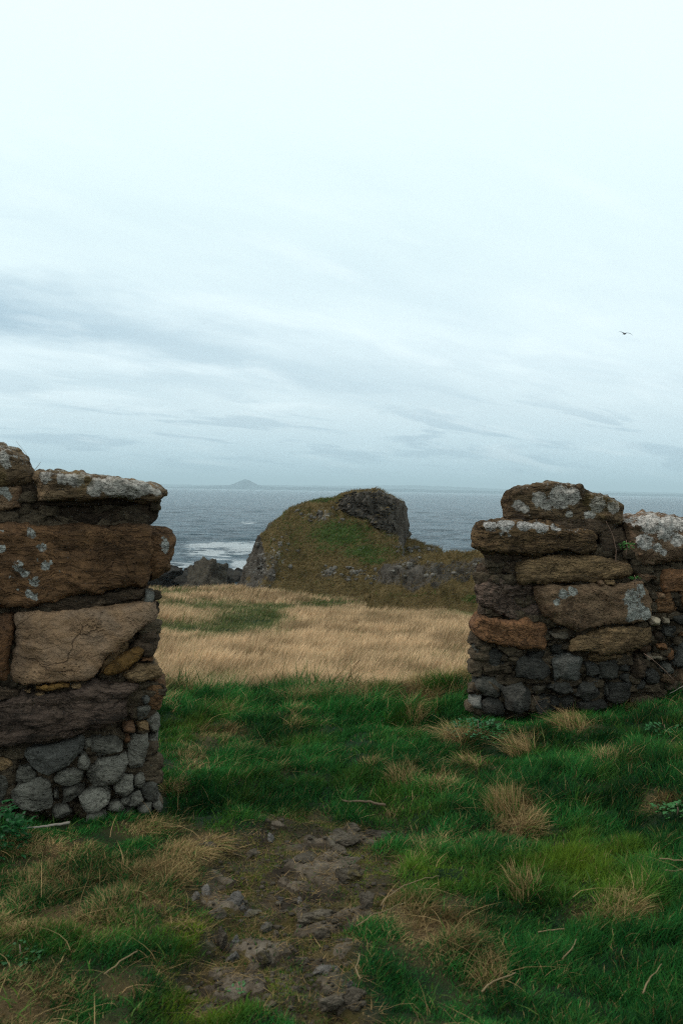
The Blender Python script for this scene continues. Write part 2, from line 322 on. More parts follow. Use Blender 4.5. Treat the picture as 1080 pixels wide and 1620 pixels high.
# ------------------------------------------------------------------ stones
def rock_mesh(L, Q, amp, freq, seed, strata=0, cuts=None):
    pass
def stone(name, poly, wall, parent, mat, off=0.0, thick=.35, amp=.012, strata=.0, pw=7, cuts=0, lich=(), res=.013, taper=.12, label=None, tilt=0.0):
    """poly: the stone's outline on the wall face (photo pixels), built as a full block with depth"""
    P0, U, Nn = wall
    pts = []
    for (a, b) in poly:
        d = ray(a, b); t_ = ((P0 + Nn * off - EYEn) @ Nn) / (d @ Nn); p = EYEn + d * t_
        pts.append(((p - P0) @ U, p[2]))
    pts = np.array(pts); lo = pts.min(0); hi = pts.max(0); c0 = (lo + hi) / 2
    A = 0.0; cx = cy = 0.0                                           # area centroid
    for i in range(len(pts)):
        x1, y1 = pts[i] - c0; x2, y2 = pts[(i + 1) % len(pts)] - c0; k = x1 * y2 - x2 * y1; A += k; cx += (x1 + x2) * k; cy += (y1 + y2) * k
    ctr = c0 + np.array([cx, cy]) / (3 * A)
    hw, hh = (hi - lo) / 2
    na, nb, nc = [int(np.clip(2 * s / res, 8, 96)) for s in (hw, hh, thick / 2)]
    L, Q = cube_lattice(na, nb, nc)
    L = L.copy()
    th = np.linspace(-math.pi, math.pi, 361)[:-1]
    dirs = np.stack([np.cos(th) * hw, np.sin(th) * hh], 1)
    Rr = np.zeros(360)
    q = pts - ctr
    for i in range(len(q)):
        p1 = q[i]; e = q[(i + 1) % len(q)] - p1
        dn = dirs[:, 0] * e[1] - dirs[:, 1] * e[0]; dn = np.where(np.abs(dn) < 1e-12, 1e-12, dn)
        tt = (p1[0] * e[1] - p1[1] * e[0]) / dn; sN = (p1[0] * dirs[:, 1] - p1[1] * dirs[:, 0]) / dn
        ok = (tt > 0) & (sN >= -1e-6) & (sN <= 1 + 1e-6); Rr = np.where(ok, np.maximum(Rr, tt), Rr)
    Rr[Rr == 0] = np.median(Rr)
    ker = np.array([1, 2, 3, 2, 1.]); ker /= ker.sum(); Rr = np.convolve(np.concatenate([Rr[-2:], Rr, Rr[:2]]), ker, 'valid')
    a, b, cc = L[:, 0], L[:, 1], L[:, 2]
    t_ = np.maximum(np.abs(a), np.abs(b)); kk = (t_ ** pw + np.abs(cc) ** pw) ** (1 / pw); t2 = t_ / kk; c2 = cc / kk
    ang = np.arctan2(b, a); rr = np.interp(ang, np.append(th, math.pi), np.append(Rr, Rr[0]))
    nrm = np.hypot(a, b); nrm[nrm == 0] = 1
    ux = a / nrm * hw * rr * t2; uz = b / nrm * hh * rr * t2
    sd_ = np.random.default_rng(int(abs(poly[0][0] * 13 + poly[0][1] * 7)) + 5)
    W = np.stack([ux / hw, uz / hh, c2], 1)
    for k in range(cuts):
        nv = sd_.normal(size=3); nv[2] = -abs(nv[2]) * 1.3 - .35; nv /= np.linalg.norm(nv)
        lim = sd_.uniform(.78, .98) * np.abs(nv).sum() ** .55
        ov = np.maximum(W @ nv - lim * .93, 0); W = W - ov[:, None] * nv * .9
    shrink = 1 - taper * ss(-.6, 1, W[:, 2])
    dep = (W[:, 2] + 1) / 2 * thick - off + tilt * W[:, 1]
    X = P0 + U * (ctr[0] + W[:, 0] * hw * shrink)[:, None] - Nn * dep[:, None]
    X[:, 2] = ctr[1] + W[:, 1] * hh * shrink
    if wall is RW: X = X + U * (.19 * np.maximum(dep, 0) * ss(2.0, .6, X[:, 0] - .6))[:, None]
    N = vnormals(X, Q)
    o_ = sd_.uniform(0, 90, 3)
    dsp = fbm(X * 4.5 + o_, 7, .66) * amp * 1.25 + np.minimum(ridged(X * np.array([9, 9, 15]) + o_, 5), .9) * amp * .62 - amp * .45 - np.maximum(fbm(X * 7 + o_ + 30, 3) - .25, 0) * amp * 3
    if strata:
        sxyz = X * np.array([1.6, 1.6, 22]) + o_ + fbm(X * 3, 2)[:, None] * np.array([0, 0, 1.5])
        dsp += -strata * .3 + strata * (fbm(sxyz, 4, .6) * 1.3 + np.minimum(ridged(sxyz * .5 + 8, 2), .9) * .6)
    X = X + N * dsp[:, None]
    la = np.zeros(len(X))
    for (sx, sy, sr) in lich:
        d = ray(sx, sy); tq = ((P0 + Nn * off - EYEn) @ Nn) / (d @ Nn); p = EYEn + d * tq; rw = sr * 1.0 * tq / F
        dist = np.linalg.norm(X - p, axis=1) / rw; la = np.maximum(la, np.clip((1.3 - dist) * 1.8, -.0, 1))
    if lich: la = la - .12
    return mesh_obj(name, X, Q, None, mat, parent, True, {'lichen': la}, loc=(0, 0, 0)) if parent is None else part(name, X, Q, mat, parent, {'lichen': la}, label)
def part(name, X, Q, mat, parent, attrs=None, label=None, tris=None):
    o = mesh_obj(name, X - np.array(parent.location), Q, tris, mat, None, True, attrs)
    o.parent = parent
    if label: o['label'] = label
    return o
def wallframe(x, y, deg):
    a = R(deg); return (np.array([x, y, 0.]), np.array([math.cos(a), math.sin(a), 0.]), np.array([math.sin(a), -math.cos(a), 0.]))
LW = wallframe(-.86, 4.80, 14); RW = wallframe(1.4, 6.85, 5)

def filler(wall, polys, parent, mat, off, n, seed, smin, smax):
    """small packing stones and old mortar between the big blocks, one mesh"""
    P0, U, Nn = wall; g = np.random.default_rng(seed); Vs = []; Qs = []; cnt = 0
    L, Q = cube_lattice(7, 7, 5)
    def inside(x, y):
        for pol in polys:
            c_ = False
            for i in range(len(pol)):
                x1, y1 = pol[i]; x2, y2 = pol[i - 1]
                if (y1 > y) != (y2 > y) and x < (x2 - x1) * (y - y1) / (y2 - y1) + x1: c_ = not c_
            if c_: return True
        return False
    xs = [p[0] for q in polys for p in q]; ys = [p[1] for q in polys for p in q]; k = 0
    while k < n:
        a = g.uniform(min(xs), max(xs)); b = g.uniform(min(ys), max(ys))
        if not inside(a, b): continue
        k += 1
        d = ray(a, b); o2 = off + g.uniform(-.02, .02); t_ = ((P0 + Nn * o2 - EYEn) @ Nn) / (d @ Nn); p = EYEn + d * t_
        s = g.uniform(smin, smax) * np.array([g.uniform(.9, 1.7), g.uniform(.6, 1), 1.2])
        kk = (np.abs(L) ** 4).sum(1) ** .25; W = L / kk[:, None]
        for _ in range(3):
            nv = g.normal(size=3); nv /= np.linalg.norm(nv); W = W - np.maximum(W @ nv - .62, 0)[:, None] * nv
        W = W * (1 + .22 * pnoise(L * 1.7 + g.uniform(0, 60, 3)))[:, None]
        X = p + U * (W[:, 0] * s[0])[:, None] + Nn * (W[:, 2] * s[2] - s[2] * .6)[:, None]; X[:, 2] += W[:, 1] * s[1]
        Vs.append(X); Qs.append(Q + cnt); cnt += len(X)
    return part('packing_stones', np.concatenate(Vs), np.concatenate(Qs), mat, parent, None, None)

# ---- left wall
left = empty('stone_wall', (-1.6, 4.9, 0), 'ruined stone wall on the left, huge brown sandstone blocks over grey rubble, near end of the gap', 'wall')
S = lambda *a, **k: stone(a[0], a[1], LW, left, M[a[2]], **k)
S('capstone', [(-90, 700), (0, 703), (17, 708), (36, 719), (47, 733), (56, 750), (57, 765), (36, 772), (0, 774), (-90, 776)], 'capstone', off=.0, thick=.5, amp=.012, strata=.006, pw=5, lich=((4, 722, 10), (10, 735, 7), (25, 715, 9)), label='rounded lichen-topped boulder at the far left of the wall top')
S('block', [(-90, 770), (0, 768), (38, 768), (38, 806), (0, 812), (-90, 814)], 'redblock', off=-.01, thick=.5, lich=((6, 775, 10), (14, 786, 7)))
S('capstone', [(49, 757), (56, 749), (94, 748), (156, 752), (205, 756), (242, 762), (270, 776), (268, 787), (251, 794), (215, 793), (180, 790), (139, 797), (119, 792), (58, 794), (54, 770)], 'capstone', off=.09, thick=.62, amp=.012, strata=.009, pw=6, lich=((155, 768, 14), (185, 772, 22), (205, 780, 17), (225, 768, 18), (150, 776, 12), (100, 757, 10), (70, 755, 12), (250, 775, 10), (120, 758, 13)), label='long flat capstone with white lichen along its top edge')
S('block', [(30, 792), (120, 788), (250, 790), (252, 803), (251, 814), (243, 825), (236, 832), (120, 832), (30, 830)], 'dark', off=-.05, thick=.5, amp=.012, strata=.010, lich=((246, 806, 7),))  # shadow below the capstone painted in as darker sandstone
S('block', [(-90, 826), (0, 827), (83, 827), (236, 832), (246, 838), (247, 860), (243, 880), (241, 915), (236, 931), (194, 934), (111, 950), (56, 962), (0, 966), (-90, 970)], 'brown', off=.03, thick=.6, amp=.014, strata=.006, pw=10,
  lich=((46, 836, 5), (50, 846, 8), (5, 839, 4), (2, 868, 8), (60, 865, 4), (68, 866, 8), (30, 896, 11), (41, 908, 8), (18, 914, 4), (60, 885, 4), (72, 895, 9), (81, 889, 5), (55, 920, 9), (96, 904, 4), (104, 900, 3), (107, 881, 4), (45, 940, 8), (55, 945, 7), (28, 935, 5), (3, 946, 3)), label='very large dark brown block spotted with round white lichen')
S('block', [(234, 836), (268, 840), (278, 855), (275, 877), (269, 891), (270, 902), (253, 916), (238, 924), (228, 880)], 'brown', off=-.03, thick=.5, amp=.014, pw=5, lich=((260, 852, 6), (262, 862, 9), (262, 871, 6)))
S('rubble_stone', [(231, 934), (246, 936), (249, 948), (244, 960), (228, 957)], 'bluestone', off=.0, thick=.2, pw=4)
S('block', [(58, 955), (120, 944), (236, 930), (234, 950), (150, 962), (60, 972)], 'dark', off=-.02, thick=.4, strata=.008)
S('block', [(24, 974), (90, 965), (160, 960), (246, 952), (248, 982), (218, 1003), (189, 1021), (172, 1040), (151, 1076), (143, 1079), (100, 1082), (60, 1088), (20, 1084), (12, 1071), (20, 1040), (27, 1010)], 'pale', off=.03, thick=.55, amp=.010, strata=.002, pw=10, label='smooth pale tan block broken off along a slant')
S('block', [(-90, 972), (20, 972), (29, 985), (16, 1033), (9, 1080), (-90, 1090)], 'rust', off=.015, thick=.5, amp=.012)
S('wedge_stone', [(160, 1064), (166, 1056), (178, 1050), (205, 1033), (219, 1025), (229, 1030), (225, 1042), (194, 1064), (172, 1074), (162, 1072)], 'ochre', off=.035, thick=.3, amp=.008, pw=5, label='leaning ochre yellow wedge of stone')
S('wedge_stone', [(203, 1024), (246, 992), (248, 1024), (234, 1034), (222, 1028)], 'dark', off=-.02, thick=.4, strata=.009)
S('wedge_stone', [(150, 1078), (158, 1058), (176, 1034), (196, 1017), (205, 1020), (180, 1046), (164, 1064)], 'sand', off=-.02, thick=.3)
S('rubble_stone', [(221, 1037), (244, 1039), (243, 1048), (220, 1050)], 'rust', off=.0, thick=.3)
S('slab', [(190, 1069), (217, 1053), (250, 1055), (258, 1064), (257, 1074), (239, 1080), (200, 1076)], 'sand', off=.01, thick=.4, strata=.008)
S('block', [(196, 1080), (225, 1082), (261, 1077), (262, 1096), (252, 1126), (236, 1122), (214, 1106)], 'brown', off=-.05, thick=.45, amp=.014)
S('slab', [(54, 1089), (92, 1083), (113, 1086), (80, 1097)], 'ochre', off=.02, thick=.25)
S('slab', [(-90, 1090), (-20, 1088), (33, 1092), (34, 1106), (0, 1112), (-90, 1120)], 'dark', off=.0, thick=.35, strata=.006)
S('block', [(-90, 1120), (0, 1110), (56, 1101), (125, 1092), (167, 1082), (217, 1081), (226, 1089), (208, 1098), (202, 1114), (194, 1141), (167, 1153), (117, 1168), (56, 1179), (0, 1188), (-90, 1200)], 'plum', off=.05, thick=.5, amp=.012, strata=.012, pw=9, label='long dark plum block with deep horizontal weathering lines')
for pol in ([(36, 1091), (50, 1089), (52, 1100), (38, 1101)], [(52, 1097), (70, 1094), (74, 1103), (56, 1106)], [(112, 1086), (128, 1083), (130, 1092), (114, 1093)]):
    S('rubble_stone', pol, 'sand', off=.02, thick=.15, pw=4, cuts=2)
RUB_L = [([(36, 1200), (42, 1188), (83, 1182), (131, 1173), (136, 1183), (114, 1212), (76, 1234), (61, 1228)], 'bluestone', .05), ([(136, 1175), (150, 1166), (192, 1161), (198, 1174), (197, 1192), (156, 1202), (137, 1198)], 'basalt', .02),
 ([(138, 1216), (156, 1205), (200, 1197), (205, 1211), (195, 1230), (184, 1245), (147, 1252), (136, 1241)], 'basalt', .05), ([(122, 1205), (133, 1197), (141, 1208), (139, 1218), (124, 1217)], 'basalt', .02),
 ([(20, 1239), (28, 1215), (51, 1216), (53, 1238)], 'basalt', .02), ([(86, 1241), (94, 1226), (119, 1219), (135, 1224), (133, 1238), (111, 1248)], 'basalt', .04), ([(92, 1254), (133, 1238), (135, 1255), (111, 1273), (95, 1277)], 'basalt', .01),
 ([(12, 1262), (28, 1247), (64, 1234), (81, 1244), (83, 1283), (56, 1290), (10, 1280)], 'basalt', .06), ([(120, 1266), (144, 1253), (179, 1250), (173, 1273), (156, 1288), (131, 1290)], 'basalt', .06), ([(178, 1249), (194, 1229), (213, 1230), (214, 1252), (195, 1270), (179, 1267)], 'basalt', .04),
 ([(193, 1275), (205, 1260), (222, 1254), (229, 1269), (219, 1281)], 'basalt', .04), ([(203, 1174), (220, 1160), (234, 1159), (232, 1208), (219, 1228), (204, 1230), (200, 1210)], 'basalt', .0), ([(191, 1147), (211, 1143), (215, 1160), (197, 1163)], 'rust', .02), ([(214, 1145), (236, 1141), (238, 1158), (216, 1160)], 'sand', -.01),
 ([(212, 1122), (242, 1116), (240, 1136), (222, 1143), (213, 1136)], 'basalt', -.01), ([(221, 1105), (231, 1099), (240, 1108), (231, 1120)], 'bluestone', .0), ([(236, 1136), (251, 1132), (253, 1160), (238, 1161)], 'basalt', -.04), ([(234, 1165), (251, 1163), (251, 1200), (234, 1204)], 'basalt', -.05),
 ([(229, 1208), (251, 1202), (250, 1232), (228, 1229)], 'bluestone', -.04), ([(214, 1249), (239, 1237), (251, 1241), (250, 1262), (239, 1274), (218, 1259)], 'basaltlich', .0), ([(213, 1233), (226, 1227), (230, 1237), (217, 1245)], 'basalt', .0), ([(240, 1276), (255, 1268), (262, 1284), (250, 1293)], 'basalt', .02),
 ([(217, 1281), (239, 1274), (243, 1289), (219, 1293)], 'basalt', .04), ([(138, 1296), (167, 1288), (173, 1303), (144, 1309)], 'basalt', .06), ([(-60, 1226), (8, 1230), (15, 1252), (7, 1277), (-60, 1280)], 'basalt', .03), ([(-60, 1200), (16, 1202), (24, 1216), (-10, 1224), (-60, 1222)], 'sand', .0), ([(170, 1276), (193, 1271), (196, 1285), (172, 1286)], 'basalt', .02),
 ([(86, 1280), (108, 1274), (118, 1290), (100, 1300), (86, 1296)], 'basalt', .03), ([(176, 1290), (214, 1286), (216, 1300), (180, 1304)], 'basalt', .03), ([(52, 1216), (62, 1230), (55, 1240), (50, 1236)], 'basalt', .0), ([(198, 1163), (205, 1163), (204, 1174), (199, 1176)], 'rust', .0), ([(84, 1252), (92, 1250), (94, 1268), (84, 1270)], 'basalt', -.01), ([(204, 1118), (212, 1116), (212, 1140), (204, 1140)], 'dark', -.02)]
for pol, m_, of in RUB_L:
    S('rubble_stone', pol, m_, off=of - .005, thick=.26, amp=.009, pw=6, cuts=7, res=.009, taper=.2)
S('packing_stone', [(30, 756), (66, 752), (70, 796), (30, 800)], 'dark', off=-.04, thick=.4, amp=.01)
S('packing_stone', [(60, 782), (244, 784), (246, 798), (60, 802)], 'dark', off=-.02, thick=.45, amp=.01, strata=.008)
filler(LW, [[(-90, 780), (50, 775), (250, 795), (236, 840), (240, 960), (236, 1060), (246, 1080), (244, 1290), (160, 1300), (-90, 1290)]], left, M['mortar'], -.06, 420, 3, .03, .055)
# hearting of the wall behind the face stones
stone('wall_core', [(-90, 790), (225, 800), (222, 960), (228, 1080), (236, 1120), (238, 1310), (-90, 1320)], LW, left, M['mortar'], off=-.09, thick=.42, amp=.02, pw=9, res=.03)
# off-frame run of the same wall
for k, (u, z0, z1, w_) in enumerate([(-2.9, 1.15, 1.62, .55), (-3.5, 1.1, 1.55, .6), (-2.85, .6, 1.12, .62), (-3.55, .55, 1.07, .7), (-2.9, .05, .57, .5), (-3.5, 0, .5, .6)]):
    P0, U, Nn = LW; pol = []
    for du, dz in ((-1, 0), (-.9, 1), (.9, 1), (1, 0)):
        p = P0 + U * (u * .92 + du * w_ / 2 + .62); X = np.array([p[0], p[1], z0 + dz * (z1 - z0)]); a_, b_ = proj(X[0], X[1], X[2]); pol.append((float(a_[0]), float(b_[0])))
    S('block', pol, ['brown', 'slab', 'rust', 'brown', 'basalt', 'basalt'][k], thick=.55, amp=.016, strata=.005, res=.03)

# ---- right wall
right = empty('stone_wall', (1.9, 7.1, .1), 'ruined stone wall on the right, stacked sandstone slabs over black basalt rubble', 'wall')
S = lambda *a, **k: stone(a[0], a[1], RW, right, M[a[2]], **k)
S('capstone', [(797, 792), (803, 780), (811, 771), (840, 766), (880, 763), (923, 767), (942, 779), (965, 786), (978, 793), (987, 804), (988, 831), (953, 833), (907, 831), (853, 824), (797, 822)], 'capstone', off=-.02, thick=.6, amp=.013, strata=.008, pw=9, lich=((820, 800, 10), (852, 790, 12), (885, 787, 18), (905, 785, 13), (900, 814, 6), (932, 816, 9), (945, 798, 12), (830, 805, 7), (865, 800, 8), (970, 803, 9)), label='topmost chunky capstone crusted with grey lichen')
S('slab', [(746, 848), (748, 838), (757, 829), (800, 823), (853, 827), (907, 834), (950, 838), (954, 850), (951, 872), (933, 880), (900, 873), (877, 876), (847, 883), (800, 878), (767, 877), (749, 866)], 'slab', off=.08, thick=.62, amp=.010, strata=.011, pw=6, lich=((775, 832, 12), (800, 829, 14), (830, 829, 12), (855, 832, 14), (793, 845, 5), (805, 846, 4), (880, 833, 9), (945, 843, 5), (765, 838, 7)), label='long overhanging slab with a pale lichened upper edge')
S('block', [(945, 838), (988, 832), (992, 870), (948, 882)], 'dark', off=-.03, thick=.5, amp=.014)
S('boulder', [(990, 824), (1020, 815), (1053, 813), (1095, 818), (1125, 842), (1115, 884), (1053, 895), (1020, 899), (1003, 888), (997, 850)], 'lichened', off=.06, thick=.6, amp=.018, pw=4, lich=((1020, 858, 14), (1052, 840, 15), (1040, 866, 8), (1070, 855, 10), (1000, 830, 10), (1030, 825, 20), (1070, 823, 18), (1050, 875, 7)), label='rounded boulder with a white lichened top')
S('slab', [(819, 901), (823, 890), (835, 885), (877, 880), (933, 880), (973, 883), (1003, 895), (1007, 907), (973, 917), (920, 924), (880, 926), (822, 919)], 'sand', off=.05, thick=.5, amp=.014, strata=.006, pw=6, lich=((963, 883, 5),), label='flat brown slab below the long overhanging one')
S('block', [(847, 928), (907, 926), (973, 929), (1020, 921), (1030, 936), (1036, 955), (1036, 978), (1025, 984), (987, 988), (950, 993), (913, 997), (880, 989), (863, 972), (851, 948)], 'redblock', off=.06, thick=.5, amp=.013, strata=.003, pw=9, lich=((1000, 945, 17), (1005, 965, 16), (1012, 935, 12), (1022, 972, 12), (890, 940, 9), (880, 952, 7), (905, 935, 8), (995, 978, 8)), label='largest reddish block with speckled grey lichen at its right end')
S('block', [(782, 887), (822, 884), (820, 914), (786, 905)], 'dark', off=-.04, thick=.4)
S('block', [(752, 930), (766, 915), (787, 905), (822, 916), (848, 924), (855, 955), (868, 985), (820, 986), (780, 970), (753, 955)], 'plum', off=-.02, thick=.5, amp=.02, strata=.008)
S('slab', [(744, 993), (749, 980), (757, 974), (803, 983), (833, 980), (863, 992), (868, 1015), (866, 1028), (840, 1028), (787, 1023), (750, 1006)], 'rust', off=.03, thick=.5, amp=.014, pw=6, label='curved orange red slab at the corner')
S('block', [(902, 1033), (905, 1016), (925, 1004), (953, 994), (1010, 993), (1034, 994), (1037, 1017), (1007, 1031), (953, 1036)], 'sand', off=.06, thick=.45, amp=.014, strata=.008, label='flaking sandy yellow block')
RUB_R = [([(867, 1000), (900, 999), (905, 1013), (880, 1018)], 'pathstone', .02), ([(872, 1021), (897, 1018), (898, 1038), (873, 1038)], 'basalt', .0), ([(831, 1029), (863, 1032), (855, 1044), (830, 1042)], 'basalt', -.03), ([(818, 1048), (830, 1042), (873, 1049), (872, 1070), (847, 1080), (819, 1073)], 'basalt', .04),
 ([(876, 1039), (903, 1036), (924, 1042), (925, 1079), (880, 1079)], 'bluestone', .05), ([(927, 1050), (949, 1049), (951, 1070), (931, 1073)], 'basalt', .03), ([(952, 1050), (981, 1047), (981, 1078), (950, 1076)], 'basaltlich', .04), ([(982, 1051), (999, 1051), (998, 1065), (982, 1064)], 'basalt', .02), ([(980, 1067), (999, 1067), (1000, 1081), (982, 1083)], 'basalt', .02),
 ([(932, 1073), (949, 1071), (948, 1083), (934, 1083)], 'basalt', .0), ([(999, 1048), (1010, 1036), (1023, 1050), (1023, 1074), (1002, 1079)], 'dark', .03), ([(864, 1091), (880, 1080), (903, 1080), (912, 1097), (887, 1104)], 'basalt', .03), ([(911, 1104), (921, 1084), (940, 1081), (955, 1103), (933, 1112)], 'basalt', .05),
 ([(966, 1083), (1006, 1081), (1006, 1102), (980, 1119), (966, 1108)], 'basalt', .04), ([(1007, 1080), (1021, 1079), (1021, 1092), (1008, 1094)], 'basalt', .0), ([(796, 1094), (810, 1086), (827, 1080), (843, 1100), (839, 1124), (826, 1134), (803, 1125)], 'basalt', .07), ([(842, 1087), (864, 1086), (867, 1098), (845, 1103)], 'pathstone', .0),
 ([(751, 1086), (758, 1070), (787, 1072), (799, 1083), (796, 1104), (769, 1101)], 'basaltlich', .0), ([(747, 1019), (763, 1017), (764, 1051), (749, 1048)], 'basaltlich', -.03), ([(765, 1030), (783, 1022), (808, 1047), (783, 1064), (766, 1061)], 'basalt', -.01), ([(744, 1103), (760, 1101), (763, 1124), (744, 1121)], 'bluestone', .0),
 ([(764, 1110), (777, 1105), (798, 1117), (800, 1139), (765, 1136)], 'basalt', .02), ([(745, 1064), (753, 1064), (758, 1083), (745, 1097)], 'basalt', -.04), ([(842, 1107), (863, 1102), (878, 1123), (853, 1136)], 'basalt', .02), ([(912, 1114), (953, 1110), (965, 1121), (927, 1130)], 'basalt', .04), ([(880, 1106), (906, 1104), (910, 1122), (884, 1124)], 'basalt', .0),
 ([(792, 1066), (818, 1067), (820, 1080), (796, 1082)], 'rust', -.03), ([(1049, 914), (1058, 898), (1110, 894), (1120, 936), (1053, 939)], 'rust', .04), ([(1008, 908), (1040, 909), (1044, 918), (1012, 921)], 'redblock', .02), ([(1032, 930), (1048, 928), (1068, 942), (1074, 973), (1038, 970)], 'brown', .0), ([(1034, 977), (1049, 983), (1048, 990), (1034, 988)], 'palechip', .05),
 ([(1049, 976), (1062, 979), (1064, 989), (1052, 989)], 'palechip', .05), ([(1065, 976), (1130, 970), (1130, 990), (1067, 990)], 'basalt', .02), ([(1046, 990), (1074, 991), (1074, 1011), (1052, 1008)], 'basalt', .03), ([(1041, 1018), (1057, 1017), (1056, 1030), (1041, 1030)], 'rust', .03), ([(1029, 1037), (1056, 1038), (1056, 1049), (1031, 1047)], 'palechip', .04), ([(1076, 992), (1130, 992), (1130, 1016), (1076, 1014)], 'brown', .02),
 ([(1067, 1022), (1130, 1018), (1130, 1058), (1068, 1054)], 'bluestone', .03), ([(1050, 1050), (1065, 1050), (1066, 1066), (1051, 1066)], 'basaltlich', .03), ([(1023, 1062), (1044, 1061), (1046, 1084), (1024, 1084)], 'basalt', .02), ([(1057, 1030), (1068, 1029), (1068, 1047), (1057, 1047)], 'rust', .01), ([(1048, 1068), (1078, 1060), (1130, 1062), (1130, 1088), (1048, 1086)], 'redblock', .0), ([(1038, 1000), (1048, 1002), (1050, 1014), (1038, 1015)], 'dark', .01),
 ([(1010, 1022), (1028, 1020), (1030, 1034), (1012, 1036)], 'rust', .0), ([(930, 1037), (985, 1034), (1005, 1040), (960, 1048), (930, 1046)], 'sand', .0), ([(948, 921), (956, 919), (958, 926), (950, 927)], 'redblock', .07), ([(960, 919), (972, 918), (974, 926), (962, 927)], 'sand', .07), ([(1044, 940), (1050, 938), (1056, 944), (1046, 948)], 'redblock', .04), ([(1074, 938), (1130, 938), (1130, 968), (1076, 966)], 'brown', .03),
 ([(776, 986), (800, 988), (806, 1000), (780, 998)], 'basalt', -.03), ([(756, 956), (776, 966), (772, 976), (754, 972)], 'dark', -.03), ([(752, 900), (782, 890), (786, 906), (764, 916), (752, 922)], 'dark', -.05), ([(868, 1104), (880, 1104), (884, 1120), (872, 1122)], 'basalt', .01), ([(955, 1084), (965, 1084), (966, 1104), (956, 1104)], 'basalt', .0), ([(800, 1028), (826, 1030), (826, 1042), (808, 1044)], 'dark', -.04)]
for pol, m_, of in RUB_R:
    m_ = {'basalt': 'blackbasalt'}.get(m_, m_)
    big = (max(p[0] for p in pol) - min(p[0] for p in pol)) > 26
    S('rubble_stone', pol, m_, off=of - .005, thick=.3, amp=.010, pw=6, cuts=7, res=.011, taper=.2)
S('packing_stone', [(800, 812), (950, 820), (986, 830), (950, 846), (857, 838), (800, 832)], 'dark', off=-.03, thick=.45, amp=.01, strata=.006)
S('packing_stone', [(760, 872), (840, 872), (848, 892), (775, 892)], 'dark', off=-.03, thick=.42, amp=.01, strata=.006)
filler(RW, [[(758, 880), (1000, 870), (1130, 890), (1130, 1100), (950, 1120), (750, 1130), (752, 1010), (765, 960)]], right, M['mortar'], -.05, 420, 9, .03, .06)
stone('wall_core', [(764, 884), (960, 850), (1120, 890), (1400, 900), (1400, 1140), (760, 1150), (757, 1020)], RW, right, M['mortar'], off=-.09, thick=.5, amp=.02, pw=9, res=.04)
for k, pol in enumerate([[(1130, 830), (1260, 825), (1265, 900), (1125, 896)], [(1268, 850), (1400, 845), (1405, 905), (1268, 902)], [(1125, 905), (1240, 905), (1240, 985), (1122, 980)], [(1245, 908), (1400, 910), (1402, 990), (1245, 988)], [(1125, 990), (1270, 992), (1270, 1070), (1130, 1072)], [(1275, 995), (1400, 995), (1400, 1080), (1275, 1080)]]):
    S('block', pol, ['slab', 'brown', 'redblock', 'rust', 'basalt', 'brown'][k], thick=.5, amp=.016, strata=.005, res=.03)

# ------------------------------------------------------------------ ground
def axis(pts):
    """pts: (start, step at start)...; non-uniform samples"""
    out = [pts[0][0]]
    while out[-1] < pts[-1][0]:
        out.append(out[-1] + np.interp(out[-1], [p[0] for p in pts], [p[1] for p in pts]))
    return np.array(out)
gx = axis([(-160, 6), (-40, 1.2), (-12, .22), (-3, .035), (-1.1, .018), (1.1, .018), (3, .035), (12, .22), (40, 1.2), (160, 6)])
gy = axis([(-60, 4), (-4, .5), (2.2, .03), (2.7, .018), (5.0, .018), (5.6, .035), (8, .045), (14, .12), (30, .3), (60, .6), (100, 3), (320, 12)])
X, Y = np.meshgrid(gx, gy)
Z = H(X, Y)

DRY = [(60, 1340, 90, 28, .8), (40, 1390, 90, 20, .4), (245, 1312, 70, 18, 1.0), (215, 1278, 30, 10, .7), (310, 1345, 60, 30, 1.1), (270, 1385, 60, 22, .9), (130, 1460, 100, 22, .5), (30, 1470, 60, 20, .5), (250, 1430, 80, 25, .5), (40, 1580, 80, 60, .55), (190, 1560, 40, 30, .4),
       (985, 1450, 70, 26, .6), (1035, 1268, 50, 16, .55), (690, 1470, 80, 50, .6), (640, 1440, 60, 30, .45), (660, 1340, 50, 25, .3), (900, 1540, 50, 20, .35), (1050, 1400, 30, 20, .3), (720, 1165, 40, 14, .7), (690, 1190, 45, 10, .4), (900, 1150, 40, 14, .7), (840, 1170, 40, 14, .5), (965, 1205, 30, 12, .8), (1000, 1110, 30, 12, .9), (1060, 1190, 30, 12, .5),
       (740, 1210, 30, 14, .8), (640, 1228, 26, 16, .8), (695, 1240, 26, 16, .8), (590, 1205, 24, 12, .7), (820, 1300, 36, 34, .9), (830, 1400, 24, 40, .6), (460, 1130, 30, 10, .5), (350, 1160, 60, 14, .45), (400, 1190, 60, 12, .35), (300, 1200, 30, 20, .5), (275, 1250, 26, 22, .5), (655, 1135, 20, 26, .6), (290, 1290, 30, 14, .5), (500, 1290, 60, 10, .4), (770, 1545, 26, 24, .8), (620, 1290, 40, 20, .4), (440, 1212, 20, 8, .5)]
GRN = [(330, 1000, 55, 12, 1.2), (300, 995, 90, 10, .9), (400, 985, 50, 22, 1.0), (300, 960, 90, 8, .8), (420, 965, 110, 8, .8), (560, 942, 90, 8, .95), (700, 952, 90, 12, 1.0), (280, 940, 60, 5, .7), (640, 965, 60, 6, .5), (740, 970, 30, 12, 1.0), (350, 1085, 50, 12, .8), (290, 1075, 40, 16, .3), (520, 955, 60, 6, .6), (460, 935, 60, 6, .4)]
